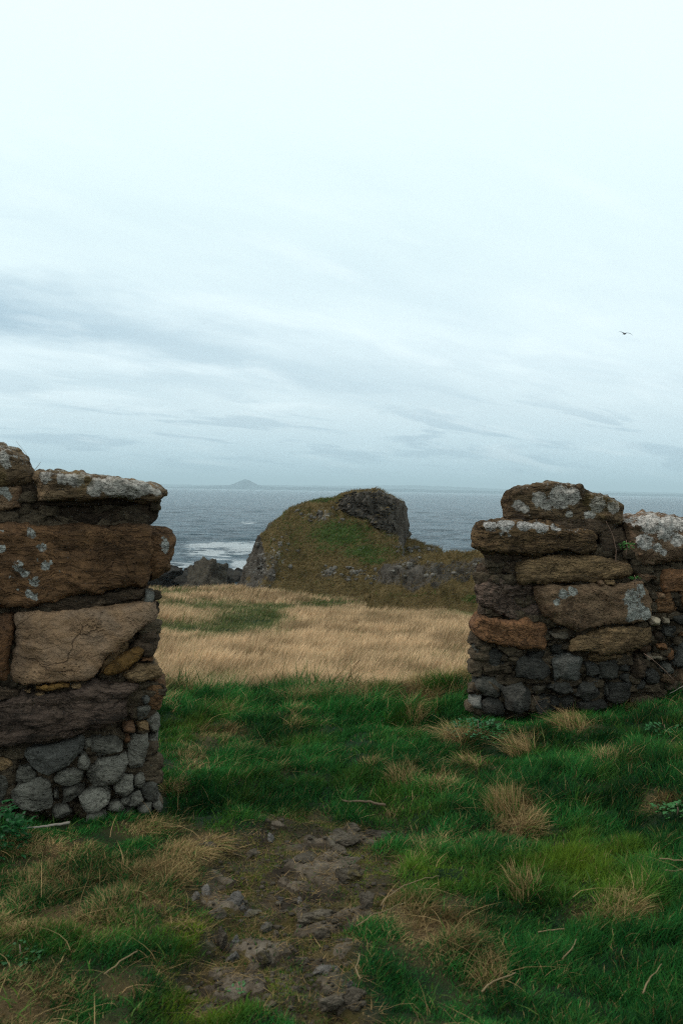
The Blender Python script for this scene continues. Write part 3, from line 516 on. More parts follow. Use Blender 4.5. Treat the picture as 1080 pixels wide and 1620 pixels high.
def cover(x, y, z):
    """dryness 0..1, bare ground 0..1, yellowish 0..1"""
    x = np.ravel(x); y = np.ravel(y); z = np.ravel(z); px, py = proj(x, y, z); p = P3(x, y)
    near = blob(px, py, DRY) + .30 * fbm(p * 1.9 + 11, 4) + .18 * fbm(p * 6 + 2, 3)
    left_ = ss(350, 120, px) * ss(1300, 1380, py) * .24; mid = ss(560, 700, px) * ss(900, 750, px) * ss(1380, 1470, py) * .2
    near = near + left_ + mid
    far = .98 - blob(px, py, GRN) * 1.15 + .34 * fbm(p * np.array([.16, .30, 1]) + 2, 4) + .38 * fbm(p * np.array([.8, 1.0, 1]) + 8, 4)
    k = ss(1092, 1116, py + 52 * fbm(p * .8 + 4, 4) + 6 * np.sin(px / 60))
    k = np.where(y < 7.2, 1, k) * ss(14.5, 11.5, y)
    dry = np.clip(near * k + far * (1 - k), 0, 1)
    yel = np.clip(blob(px, py, [(975, 1385, 80, 70, .55), (320, 1480, 40, 22, 1.3), (500, 1320, 60, 26, .6), (640, 1370, 60, 30, .5), (360, 1570, 50, 30, .8), (905, 1330, 60, 40, .5), (470, 1400, 80, 50, .4), (300, 1600, 90, 30, .5)]) + .55 * fbm(p * 1.6 + 31, 4) - .03, 0, 1) * k
    return dry, k, yel
dry, kk_, yel = cover(X, Y, Z)
pm = path_mask(X, Y) * (Y.ravel() < 7) * (Y.ravel() > 1); plt_ = plates(X, Y) * pm
m, t, b = new_mat('turf_and_soil')
aD = t.n('ShaderNodeAttribute', attribute_name='dry'); aP = t.n('ShaderNodeAttribute', attribute_name='bare'); aY = t.n('ShaderNodeAttribute', attribute_name='yellow')
tcn = t.n('ShaderNodeTexCoord'); v = tcn.outputs['Object']
n = t.noise(v, 22, 6, .65); n_b = t.noise(v, 5, 7, .65, .3); n_c = t.noise(v, 70, 4, .7)
grn = t.mix(n, (.003, .012, .004), (.010, .030, .008)); dr = t.mix(n, (.055, .033, .014), (.17, .105, .048))
base_ = t.mix(aD.outputs['Fac'], grn, dr)
soil = t.ramp(n_b, [(.30, (.012, .009, .006)), (.44, (.048, .034, .022)), (.58, (.085, .064, .045)), (.70, (.15, .125, .105))])
soil = t.mix(t.step(n_c, .3, .75), t.mix(.5, soil, (.008, .006, .004)), soil)
moss = t.mix(n, (.045, .034, .010), (.13, .095, .025)); mk = t.step(t.noise(v, 3.6, 6, .65), .49, .62)
soil = t.mix(t.math('MULTIPLY', mk, .7), soil, moss)
aL = t.n('ShaderNodeAttribute', attribute_name='plate')
rk_ = t.ramp(t.noise(v, 11, 9, .75, .3), [(.32, (.030, .022, .015)), (.5, (.105, .080, .056)), (.66, (.19, .153, .115))])
soil = t.mix(t.step(t.math('ADD', aL.outputs['Fac'], t.math('MULTIPLY', t.math('SUBTRACT', n, .5), .8)), .45, .6), soil, rk_)
c_ = t.mix(aP.outputs['Fac'], base_, soil)
t.L.new(c_, b.inputs['Base Color']); b.inputs['Roughness'].default_value = .92; b.inputs['Specular IOR Level'].default_value = .15
hh_ = t.math('ADD', t.noise(v, 16, 9, .72), t.math('MULTIPLY', n_c, .4))
bp = t.n('ShaderNodeBump', {'Strength': .9, 'Distance': .03, 'Height': hh_}); t.L.new(bp.outputs[0], b.inputs['Normal'])
Mturf = m
g = mesh_obj('ground', P3(X, Y, Z), grid_faces(len(gx), len(gy)), None, Mturf, None, True, {'dry': dry, 'bare': pm, 'yellow': yel, 'plate': plt_})
tag(g, kind='structure')

# ------------------------------------------------------------------ grass blades
def grass_mat(name, cols, spread=.3, trans=.25):
    """cols: lush dark, lush light, yellow green, straw dark, straw light"""
    m, t, b = new_mat(name)
    D = t.n('ShaderNodeAttribute', attribute_name='dry').outputs['Fac']; Rn = t.n('ShaderNodeAttribute', attribute_name='rnd').outputs['Fac']; Yl = t.n('ShaderNodeAttribute', attribute_name='yellow').outputs['Fac']
    g_ = t.mix(Rn, cols[0], cols[1]); g_ = t.mix(t.math('MULTIPLY', Yl, .9), g_, cols[2]); s_ = t.mix(Rn, cols[3], cols[4])
    cc = t.mix(D, g_, s_); t.L.new(cc, b.inputs['Base Color']); b.inputs['Roughness'].default_value = .6; b.inputs['Specular IOR Level'].default_value = .03
    tr = t.n('ShaderNodeBsdfTranslucent'); t.L.new(cc, tr.inputs[0]); ms = t.n('ShaderNodeMixShader'); ms.inputs[0].default_value = trans
    t.L.new(b.outputs[0], ms.inputs[1]); t.L.new(tr.outputs[0], ms.inputs[2])
    t.L.new(ms.outputs[0], [n_ for n_ in t.N if n_.type == 'OUTPUT_MATERIAL'][0].inputs[0])
    return m
GCOL = [(.0015, .028, .008), (.018, .150, .028), (.12, .18, .012), (.11, .064, .026), (.50, .32, .155)]
Mgrass = grass_mat('grass_blade', GCOL)
def blades(x, y, z, h, wd, lean, az, dry, rnd, yel, curl=.5, seg=2, up_=None):
    """curved tapering blades as one vertex array: seg quads and a tip"""
    n = len(x); dx = np.cos(az) * lean; dy = np.sin(az) * lean
    sx = -np.sin(az); sy = np.cos(az); fa = rng.uniform(0, 2 * math.pi, n); sx, sy = np.cos(fa), np.sin(fa)
    rows = []
    for k in range(seg + 1):
        s = k / seg; off_ = (s * (1 - curl) + curl * s * s)
        cx = x + dx * off_ * h; cy = y + dy * off_ * h; cz = z + h * s * (1 - .38 * s * np.clip(lean, 0, 1.6) * .8)
        if k < seg:
            ww = wd * (1 - .55 * s) / 2
            rows.append(np.stack([cx - sx * ww, cy - sy * ww, cz], 1)); rows.append(np.stack([cx + sx * ww, cy + sy * ww, cz], 1))
        else: rows.append(np.stack([cx, cy, cz], 1))
    nv = 2 * seg + 1; V = np.stack(rows, 1).reshape(-1, 3); b0 = np.arange(n)[:, None] * nv
    q = np.concatenate([b0 + np.array([2 * k, 2 * k + 1, 2 * k + 3, 2 * k + 2]) for k in range(seg - 1)]) if seg > 1 else None
    tr = b0 + np.array([2 * seg - 2, 2 * seg - 1, 2 * seg])
    A = {'dry': np.repeat(dry, nv), 'rnd': np.repeat(rnd, nv), 'yellow': np.repeat(yel, nv)}
    return V, q, tr, A
def join(parts_):
    V = []; Q = []; T = []; A = {}; o_ = 0
    for v_, q_, t_, a_ in parts_:
        V.append(v_); T.append(t_ + o_)
        if q_ is not None: Q.append(q_ + o_)
        for k, x_ in a_.items(): A.setdefault(k, []).append(x_)
        o_ += len(v_)
    return np.concatenate(V), (np.concatenate(Q) if Q else None), np.concatenate(T), {k: np.concatenate(x_) for k, x_ in A.items()}
def in_wall(x, y):
    a = (np.stack([x, y], 1) - LW[0][:2]); u = a @ LW[1][:2]; d_ = -(a @ LW[2][:2]); L_ = (u < .06) & (u > -3) & (d_ > .06) & (d_ < .5)
    a = (np.stack([x, y], 1) - RW[0][:2]); u = a @ RW[1][:2]; d_ = -(a @ RW[2][:2]); return L_ | ((u > -.45) & (u < 3) & (d_ > .06) & (d_ < .55))
def scatter(n, y0, y1, k0=.42, pw=1.0):
    y = y0 + (y1 - y0) * rng.random(int(n)) ** pw; x = (rng.random(int(n)) * 2 - 1) * (k0 * y + .3); return x, y
WIND = math.pi * .12
parts_ = []
# short turf and lush grass, near ground (2.4 m to 7 m) and the bank (7 m to 13 m)
for (n_, ya, yb, hb, wb) in ((560000, 2.2, 4.6, .036, .0032), (350000, 4.6, 7.2, .050, .0040), (250000, 7.0, 9.5, .085, .0052), (120000, 9.5, 13.5, .15, .008)):
    x, y = scatter(n_, ya, yb); x = x * (1 + 1.0 / (.42 * y + .3)); z = H(x, y); d_, k_, yl_ = cover(x, y, z); p = P3(x, y)
    bare = path_mask(x, y) * (y < 7)
    clump = np.clip(.5 + 1.1 * fbm(p * 5.5 + 7, 4), 0, 1)
    keep = (rng.random(len(x)) > np.clip(bare * 1.05 + plates(x, y) * (bare > .3), 0, .93)) & (rng.random(len(x)) < .45 + .75 * clump) & ~in_wall(x, y)
    x, y, z, d_, k_, yl_, bare, clump = [a[keep] for a in (x, y, z, d_, k_, yl_, bare, clump)]; n2_ = len(x)
    px, py = proj(x, y, z); rside = ss(.1, .9, x) ; big = np.clip(.5 + 1.1 * fbm(P3(x, y) * 1.4 + 21, 3), 0, 1.2)
    bank = ss(6.9, 8.0, y)
    h = hb * (.45 + .9 * rng.random(n2_)) * (.55 + .9 * clump) * (.7 + .8 * big) * (1 + .35 * rside * ss(6.5, 5, y)) * (1 - .55 * bare) * (1 + .35 * bank)
    isdry = (rng.random(n2_) < np.clip((d_ - .16) * 1.45, .05, .95)).astype(float)
    dcol = np.clip(isdry * rng.uniform(.55, 1, n2_) + (1 - isdry) * rng.uniform(0, .05, n2_), 0, 1)
    flow = WIND + 1.6 * fbm(P3(x, y) * .9 + 60, 2)
    lean = rng.uniform(.25, 1.0, n2_) + d_ * rng.uniform(0, .9, n2_)
    az = flow + rng.normal(0, 1.3, n2_)
    rnd = np.clip(.42 + .2 * rng.normal(size=n2_) + .75 * fbm(P3(x, y) * 1.7 + 90, 5, .6), 0, 1)
    parts_.append(blades(x, y, z - .008, h, wb * rng.uniform(.7, 1.4, n2_), lean, az, dcol, rnd, np.clip(yl_ + rng.normal(0, .12, n2_), 0, 1), .6, 3 if ya < 4 else 2))
# long dead stems tangled through the turf
x, y = scatter(5200, 2.6, 9.5); z = H(x, y); d_, k_, yl_ = cover(x, y, z); keep = (rng.random(len(x)) < .02 + d_ * .9) & (path_mask(x, y) < .5) & ~in_wall(x, y); x, y, z = x[keep], y[keep], z[keep]; n2_ = len(x)
parts_.append(blades(x, y, z + rng.uniform(0, .03, n2_), rng.uniform(.04, .15, n2_), rng.uniform(.0018, .0035, n2_), rng.uniform(.6, 2.6, n2_), rng.uniform(0, 6.28, n2_), rng.uniform(.8, 1, n2_), rng.uniform(.3, 1, n2_), np.full(n2_, .3), .8, 4))
# broad bright blades
x, y = scatter(5000, 2.8, 8.5); z = H(x, y); keep = (path_mask(x, y) < .3) & ~in_wall(x, y) & (fbm(P3(x, y) * 1.6 + 77, 3) > 0); x, y, z = x[keep], y[keep], z[keep]; n2_ = len(x)
parts_.append(blades(x, y, z, rng.uniform(.03, .08, n2_), rng.uniform(.004, .007, n2_), rng.uniform(.3, 1.6, n2_), rng.uniform(0, 6.28, n2_), rng.uniform(0, .2, n2_), rng.uniform(.2, .8, n2_), rng.uniform(0, .5, n2_), .8, 3))
V, Qd, Td, A = join(parts_)
o = mesh_obj('green_grass', V, Qd, Td, Mgrass, None, False, A); tag(o, 'short green turf with dead straw mixed in, around the path and between the walls', 'grass', kind='stuff')
# tall straw field beyond the bank
parts_ = []
for (n_, ya, yb, hb, wb) in ((170000, 11.5, 22, .50, .008), (190000, 22, 40, .50, .016), (110000, 40, 56, .42, .026)):
    x, y = scatter(n_, ya, yb, .40, .8); z = H(x, y); d_, k_, yl_ = cover(x, y, z); n2_ = len(x)
    keep = (rng.random(n2_) > .85 * k_) ; x, y, z, d_, k_, yl_ = [a[keep] for a in (x, y, z, d_, k_, yl_)]; n2_ = len(x)
    g_ = np.clip(.55 + .8 * fbm(P3(x, y) * .8 + 4, 3), .2, 1.3)
    h = hb * rng.uniform(.6, 1.15, n2_) * (.35 + .65 * d_) * (.7 + .45 * g_)
    isdry = (rng.random(n2_) < np.clip((d_ - .25) * 1.7, .06, .98)).astype(float)
    dcol = np.clip(isdry * rng.uniform(.8, 1, n2_) + (1 - isdry) * rng.uniform(.05, .3, n2_), 0, 1)
    rnd = np.clip(.62 - .3 * ss(24, 44, y) + .26 * rng.normal(size=n2_) + .8 * fbm(P3(x, y) * np.array([.45, .6, 1]) + 90, 5, .65), 0, 1)
    parts_.append(blades(x, y, z - .02, h, wb * rng.uniform(.6, 1.5, n2_), rng.uniform(.15, .75, n2_), WIND + rng.normal(0, .5, n2_), dcol, rnd, yl_ * .3 + .15, .5, 2))
V, Qd, Td, A = join(parts_)
Mfield = grass_mat('straw_field_blade', [(.020, .070, .016), (.06, .125, .030), (.12, .13, .03), (.25, .16, .085), (.76, .52, .31)])
o = mesh_obj('dry_grass_field', V, Qd, Td, Mfield, None, False, A); tag(o, 'tall pale straw grass leaning in the wind across the field', 'grass', kind='stuff')

# ------------------------------------------------------------------ tussocks, one thing each
def tussock(px, py, r, h, n, dryness, label, lean=.5, az=None, spread=1.0, name='grass_tussock', wd=.0035, group='dead grass tussocks in the turf'):
    c0 = ground(px, py); a = rng.uniform(0, 2 * math.pi, n); rr = r * np.sqrt(rng.random(n)) * .6
    x = c0[0] + np.cos(a) * rr; y = c0[1] + np.sin(a) * rr; z = H(x, y)
    az0 = rng.uniform(0, 6.28) if az is None else az; az_ = az0 + rng.normal(0, 1.15 if az is None else .7, n)
    le = lean * rng.uniform(.2, 2.1, n) * spread; stray = rng.random(n) < .22; x = np.where(stray, x + rng.normal(0, r * .2, n), x); y = np.where(stray, y + rng.normal(0, r * .2, n), y); z = H(x, y); dryness = dryness * rng.uniform(.72, .95) if dryness > .3 else dryness
    isd = (rng.random(n) < dryness).astype(float)
    hh2 = h * rng.uniform(.2, 1.0, n) ** 1.2 * (1 - .4 * rr / max(r, .01))
    V, q, t_, A = blades(x, y, z - .015, hh2, wd * rng.uniform(.6, 1.4, n), le, az_, isd * rng.uniform(.75, 1, n), rng.uniform(.15, 1, n), np.full(n, .3), .65, 4)
    o = mesh_obj(name, V, q, t_, Mgrass, None, False, A, loc=tuple(c0)); tag(o, label, 'grass tuft', group)
    return o
tussock(800, 1300, .12, .25, 1100, .95, 'largest upright straw tussock, standing alone in the grass right of the path', .35, math.pi * .75)
tussock(835, 1322, .08, .12, 350, .95, 'low bent straw tuft touching the right foot of the largest tussock', .8, -.3)
tussock(826, 1415, .10, .19, 700, .55, 'half green straw tussock below the largest one', .45)
tussock(770, 1550, .075, .095, 520, .9, 'small round straw tuft near the bottom edge right of centre', .5)
tussock(636, 1240, .12, .15, 650, .9, 'brown straw tussock right behind the end of the lying stick', .5, math.pi * .8)
tussock(692, 1250, .12, .14, 650, .9, 'squat brown straw tussock second to the right from the lying stick', .6)
tussock(585, 1215, .10, .12, 400, .85, 'thin straw tuft standing above the lying stick', .6, math.pi * .3)
tussock(742, 1215, .12, .16, 420, .95, 'loose straw tuft below the bottom left corner of the right wall', .8, math.pi * .7)
tussock(720, 1172, .15, .22, 500, .95, 'windblown straw bunch leaning left beside the right wall', .9, math.pi * .85)
tussock(830, 1190, .14, .24, 420, .95, 'long straw bunch leaning left in front of the right wall corner stone', .9, math.pi * .85)
tussock(905, 1150, .14, .20, 520, .95, 'straw bunch against the middle of the right wall base', .9, math.pi * .7)
tussock(1000, 1122, .16, .14, 600, .95, 'dead grass mat at the right wall base under the pale block', .9)
tussock(965, 1212, .09, .07, 220, .8, 'pale curled dead tuft in the turf in front of the right wall', 1.1)
tussock(1035, 1280, .13, .06, 350, .65, 'flattened dead grass patch near the right edge', 1.1)
tussock(985, 1460, .17, .045, 800, .65, 'wide matted brown patch low at the right', 1.4)
tussock(655, 1150, .09, .26, 420, .9, 'tall straw tuft growing on the green bank', .35)
tussock(462, 1150, .13, .16, 420, .8, 'straw tuft in the middle of the green bank', .7, .4)
tussock(355, 1130, .2, .22, 700, .65, 'brown and green hummock where the straw field meets the bank', .6)
tussock(700, 1100, .22, .30, 1200, .02, 'tall deep green grass clump left of the right wall', .45)
tussock(600, 1110, .22, .22, 900, .05, 'dark green grass clump on the middle of the bank edge', .5)
tussock(520, 1120, .2, .20, 700, .1, 'green clump on the bank edge left of the middle one', .5)
tussock(275, 1250, .10, .12, 400, .9, 'straw tuft just right of the left wall end', .7)
tussock(300, 1352, .12, .10, 650, 1.0, 'combed straw mat beside the upper left of the path', 1.3, -.5)
tussock(240, 1310, .14, .08, 700, .95, 'brown dead mat at the foot of the left wall end', 1.3, .3)
tussock(340, 1335, .10, .07, 450, 1.0, 'pale swirl of dead straw on the path edge', 1.5, -.2)
tussock(255, 1392, .13, .05, 600, 1.0, 'flat straw swath below the combed mat', 1.6, -.6)
tussock(90, 1470, .16, .06, 700, .85, 'flattened brown mound in the turf at lower left', 1.3, -.4)

# ------------------------------------------------------------------ sticks and stalks
def tube(pts, r0_, r1_, seg=7):
    P = np.array(pts, float); n = len(P); T = np.gradient(P, axis=0); T /= np.linalg.norm(T, axis=1)[:, None]
    A_ = np.cross(T, [0, 0, 1.]); bad = np.linalg.norm(A_, axis=1) < .1; A_[bad] = np.cross(T[bad], [1., 0, 0]); A_ /= np.linalg.norm(A_, axis=1)[:, None]; B_ = np.cross(T, A_)
    V = []
    for i in range(n):
        r = r0_ + (r1_ - r0_) * i / (n - 1)
        for k in range(seg):
            an = 2 * math.pi * k / seg; V.append(P[i] + (A_[i] * math.cos(an) + B_[i] * math.sin(an)) * r * (1 + .15 * math.sin(i * 2.1 + k)))
    Q = [(i * seg + k, i * seg + (k + 1) % seg, (i + 1) * seg + (k + 1) % seg, (i + 1) * seg + k) for i in range(n - 1) for k in range(seg)]
    V += [P[0], P[-1]]; a = len(V) - 2
    T_ = [(a, (k + 1) % seg, k) for k in range(seg)] + [(a + 1, (n - 1) * seg + k, (n - 1) * seg + (k + 1) % seg) for k in range(seg)]
    return np.array(V), np.array(Q), np.array(T_)
def wood(name, a_, b_):
    m, t, b = new_mat(name); v = t.n('ShaderNodeTexCoord').outputs['Object']
    n = t.noise(v, 30, 6, .6); t.L.new(t.mix(n, a_, b_), b.inputs['Base Color']); b.inputs['Roughness'].default_value = .8
    bp = t.n('ShaderNodeBump', {'Strength': .5, 'Distance': .004, 'Height': t.noise(v, 90, 4, .6)}); t.L.new(bp.outputs[0], b.inputs['Normal']); return m
Mstick = wood('weathered_wood', (.08, .05, .028), (.20, .135, .08)); Mpale = wood('bleached_wood', (.15, .125, .10), (.34, .29, .24)); Mstalk = wood('dry_stalk', (.12, .078, .038), (.26, .18, .09)); Mbramble = wood('bramble_stem', (.12, .065, .045), (.22, .14, .10))
def stick(name, pxs, r0_, r1_, mat, label, cat, lift=.02, group=None):
    P = []
    for i, q in enumerate(pxs):
        g_ = ground(q[0], q[1]); P.append(g_ + np.array([0, 0, lift + (q[2] if len(q) > 2 else 0)]))
    t_ = np.linspace(0, len(P) - 1, 6 * len(P)); P = np.array(P); P = np.stack([np.interp(t_, range(len(P)), P[:, k]) for k in range(3)], 1)
    sd2 = np.random.default_rng(int(pxs[0][0] + pxs[0][1])); P += np.stack([fbm(P * 9 + sd2.uniform(0, 50), 3) for _ in range(3)], 1) * .012
    V, Q, T = tube(P, r0_ * .72, r1_ * .72); loc = tuple(P[0]); o = mesh_obj(name, V, Q, T, mat, None, True, None, loc=loc); return tag(o, label, cat, group)
stick('wooden_stick', [(540, 1277), (575, 1281), (608, 1283)], .007, .009, Mstick, 'brown stick lying across the grass at the top of the path', 'stick', .035)
stick('driftwood_stick', [(38, 1328), (70, 1326), (112, 1318)], .005, .009, Mpale, 'bleached pale stick on dead grass at the foot of the left wall', 'stick', .045)
stick('wooden_stick', [(168, 1567), (192, 1545), (216, 1527)], .0035, .003, Mstalk, 'thin slanting twig in the turf at lower left', 'stick', .05)
stick('dry_stalk', [(600, 1450), (640, 1420), (695, 1403)], .003, .0018, Mstalk, 'long curved straw stalk reaching onto the path from the right', 'stalk', .05)
stick('dry_stalk', [(565, 1488), (600, 1470), (640, 1450)], .0026, .0015, Mstalk, 'shorter stalk lying just below the long curved one', 'stalk', .05)
stick('dry_stalk', [(760, 1598), (785, 1582), (812, 1567)], .0045, .003, Mstalk, 'pale straight stalk lying near the bottom edge', 'stalk', .06)
stick('dry_stalk', [(890, 1548), (905, 1528), (913, 1515)], .0035, .002, Mstalk, 'short slanted stalk right of the small round tuft', 'stalk', .06)
stick('dry_stalk', [(1018, 1604), (1030, 1580), (1044, 1555)], .004, .002, Mstalk, 'forked looking stalk at the bottom right corner', 'stalk', .06)
stick('dry_stalk', [(565, 1570), (563, 1550), (572, 1530)], .0035, .0025, Mstalk, 'small bent pale stalk beside the largest path stone', 'stalk', .04)
stick('dry_stalk', [(850, 1502), (870, 1498), (895, 1497)], .003, .002, Mstalk, 'level pale stalk in the grass right of centre', 'stalk', .06)
stick('dry_stalk', [(1040, 1392), (1065, 1394), (1095, 1396)], .0035, .0025, Mstalk, 'pale stem poking in from the right edge, upper of two', 'stalk', .08)
stick('dry_stalk', [(1050, 1412), (1070, 1408), (1100, 1400)], .003, .002, Mstalk, 'pale stem poking in from the right edge, lower of two', 'stalk', .08)
stick('bare_twig', [(1024, 1105, .02), (1045, 1093, .06), (1062, 1082, .08), (1100, 1076, .12)], .004, .007, Mpale, 'bare forked twig leaning on the base of the right wall', 'twig', .02)
stick('bare_twig', [(1060, 1112, .03), (1075, 1106, .05), (1105, 1098, .09)], .003, .005, Mpale, 'second bare twig lower down by the right wall base', 'twig', .02)
def wallstalk(pts, depth, r_, label):
    P = np.array([at(a, b, depth + dd) for a, b, dd in pts]); t_ = np.linspace(0, len(P) - 1, 22); P = np.stack([np.interp(t_, range(len(P)), P[:, k]) for k in range(3)], 1)
    V, Q, T = tube(P, r_, r_ * .5, 5); o = mesh_obj('dead_stem', V, Q, T, Mbramble, None, True, None, loc=tuple(P[0])); tag(o, label, 'stem')
wallstalk([(973, 890, -.02), (974, 870, -.05), (968, 845, -.07), (958, 825, -.08)], 6.82, .0035, 'thin dead stem arching beside the two top stones of the right wall')
wallstalk([(870, 1135, -.1), (853, 1118, -.14), (842, 1100, -.16)], 6.75, .003, 'thin dead stem against the black rubble of the right wall')
wallstalk([(1064, 1075, -.1), (1050, 1060, -.14), (1030, 1042, -.16), (1018, 1034, -.1)], 6.8, .0035, 'thin stem slanting across the rubble right of the pale block')
wallstalk([(54, 745, .2), (60, 738, .2), (65, 731, .2)], 4.75, .0016, 'tiny dry sprig on top of the left wall beside the boulder')
wallstalk([(48, 735, .25), (42, 718, .25), (26, 698, .25)], 4.75, .0012, 'hair thin stem rising from the boulder on the left wall')

# ------------------------------------------------------------------ leafy plants
def leaf_plant(name, c0, r, h, n, ls, cols, label, cat):
    g_ = np.random.default_rng(int(abs(c0[0]) * 997) + 3); root = empty(name, tuple(c0), label, cat)
    Vs = []; Ts = []; o_ = 0; stems = []
    for k in range(n):
        a = g_.uniform(0, 6.28); rr = r * math.sqrt(g_.random()); zz_ = h * g_.random() ** .7 * (1 - .5 * rr / r); p = np.array([rr * math.cos(a), rr * math.sin(a), zz_])
        d = np.array([math.cos(a + g_.normal(0, .6)), math.sin(a + g_.normal(0, .6)), g_.uniform(-.2, .7)]); d /= np.linalg.norm(d); s = np.cross(d, [0, 0, 1]); s /= np.linalg.norm(s); u = np.cross(s, d)
        L_ = ls * g_.uniform(.6, 1.3); w_ = L_ * .32
        pts = [p, p + d * L_ * .35 + s * w_ - u * w_ * .2, p + d * L_ * .7 + s * w_ * .7, p + d * L_ - u * L_ * .2, p + d * L_ * .7 - s * w_ * .7, p + d * L_ * .35 - s * w_ - u * w_ * .2, p + d * L_ * .5 + u * w_ * .15]
        Vs += pts; Ts += [(o_ + i, o_ + (i + 1) % 6, o_ + 6) for i in range(6)]; o_ += 7
    m, t, b = new_mat(name + '_leaf'); v = t.n('ShaderNodeTexCoord').outputs['Object']; t.L.new(t.mix(t.noise(v, 14, 3, .6), cols[0], cols[1]), b.inputs['Base Color']); b.inputs['Roughness'].default_value = .5
    o = mesh_obj('leaves', np.array(Vs), None, np.array(Ts), m, None, False); o.parent = root
    P = np.array([[0, 0, -.03], [.005, 0, h * .4], [0, .01, h * .85]]); V, Q, T = tube(P, .004, .002, 5); o = mesh_obj('stem', V, Q, T, Mbramble, None, True); o.parent = root
    return root
leaf_plant('nettle_plant', ground(8, 1350) + np.array([-.03, 0, 0]), .13, .26, 330, .035, ((.004, .040, .010), (.012, .085, .018)), 'dark green nettle clump at the left edge beside the left wall', 'plant')
leaf_plant('fern_plant', at(990, 872, 6.80), .05, .09, 46, .026, ((.02, .10, .015), (.05, .17, .03)), 'small green fern growing in a joint high on the right wall', 'plant')
leaf_plant('fern_plant', at(1003, 918, 6.77), .03, .04, 26, .02, ((.02, .09, .015), (.05, .15, .03)), 'tiny green sprig below the fern on the right wall', 'plant')
leaf_plant('weed_plant', ground(1070, 1290), .10, .06, 60, .032, ((.008, .06, .010), (.025, .12, .018)), 'bright broad leaved weed in the turf at the right edge', 'plant')
leaf_plant('weed_plant', ground(1050, 1160), .12, .06, 60, .03, ((.006, .05, .012), (.02, .10, .022)), 'bluish green weed in front of the right wall', 'plant')
leaf_plant('weed_plant', ground(755, 1165), .2, .12, 220, .03, ((.005, .05, .012), (.015, .10, .02)), 'low dark leafy weeds at the corner of the right wall', 'plant')
leaf_plant('weed_plant', ground(30, 1515), .09, .04, 36, .022, ((.008, .05, .012), (.02, .09, .02)), 'small round leaved weed at the lower left edge', 'plant')
leaf_plant('weed_plant', ground(375, 1570), .03, .02, 16, .014, ((.015, .08, .015), (.04, .13, .03)), 'tiny pale green rosette at the lower left of the path', 'plant')

# ------------------------------------------------------------------ stones in the path
def free_rock(name, c0, size, mat, label, cat, seed, rot=0, n=16, cuts=9, amp=.1, group=None, freq=1.6, sink=.4, strata=0, parent=None):
    g_ = np.random.default_rng(seed); L, Q = cube_lattice(n, n, n); kk = (np.abs(L) ** 3.2).sum(1) ** (1 / 3.2); W = L / kk[:, None]
    for _ in range(cuts):
        nv = g_.normal(size=3); nv /= np.linalg.norm(nv); lim = g_.uniform(.55, .82); W = W - np.maximum(W @ nv - lim, 0)[:, None] * nv
    W = W * (1 + amp * fbm(W * freq + g_.uniform(0, 70, 3), 5, .55))[:, None]
    if strata: W = W * (1 + strata * fbm(W * np.array([1, 1, 6.]) + g_.uniform(0, 9, 3), 3))[:, None]
    X = W * np.array(size) / 2; c_, s_ = math.cos(rot), math.sin(rot); X = np.stack([X[:, 0] * c_ - X[:, 1] * s_, X[:, 0] * s_ + X[:, 1] * c_, X[:, 2] + size[2] * (.5 - sink)], 1)
    o = mesh_obj(name, X, Q, None, mat, None, True, {'lichen': np.zeros(len(X))}); o.location = c0
    return tag(o, label, cat, group)
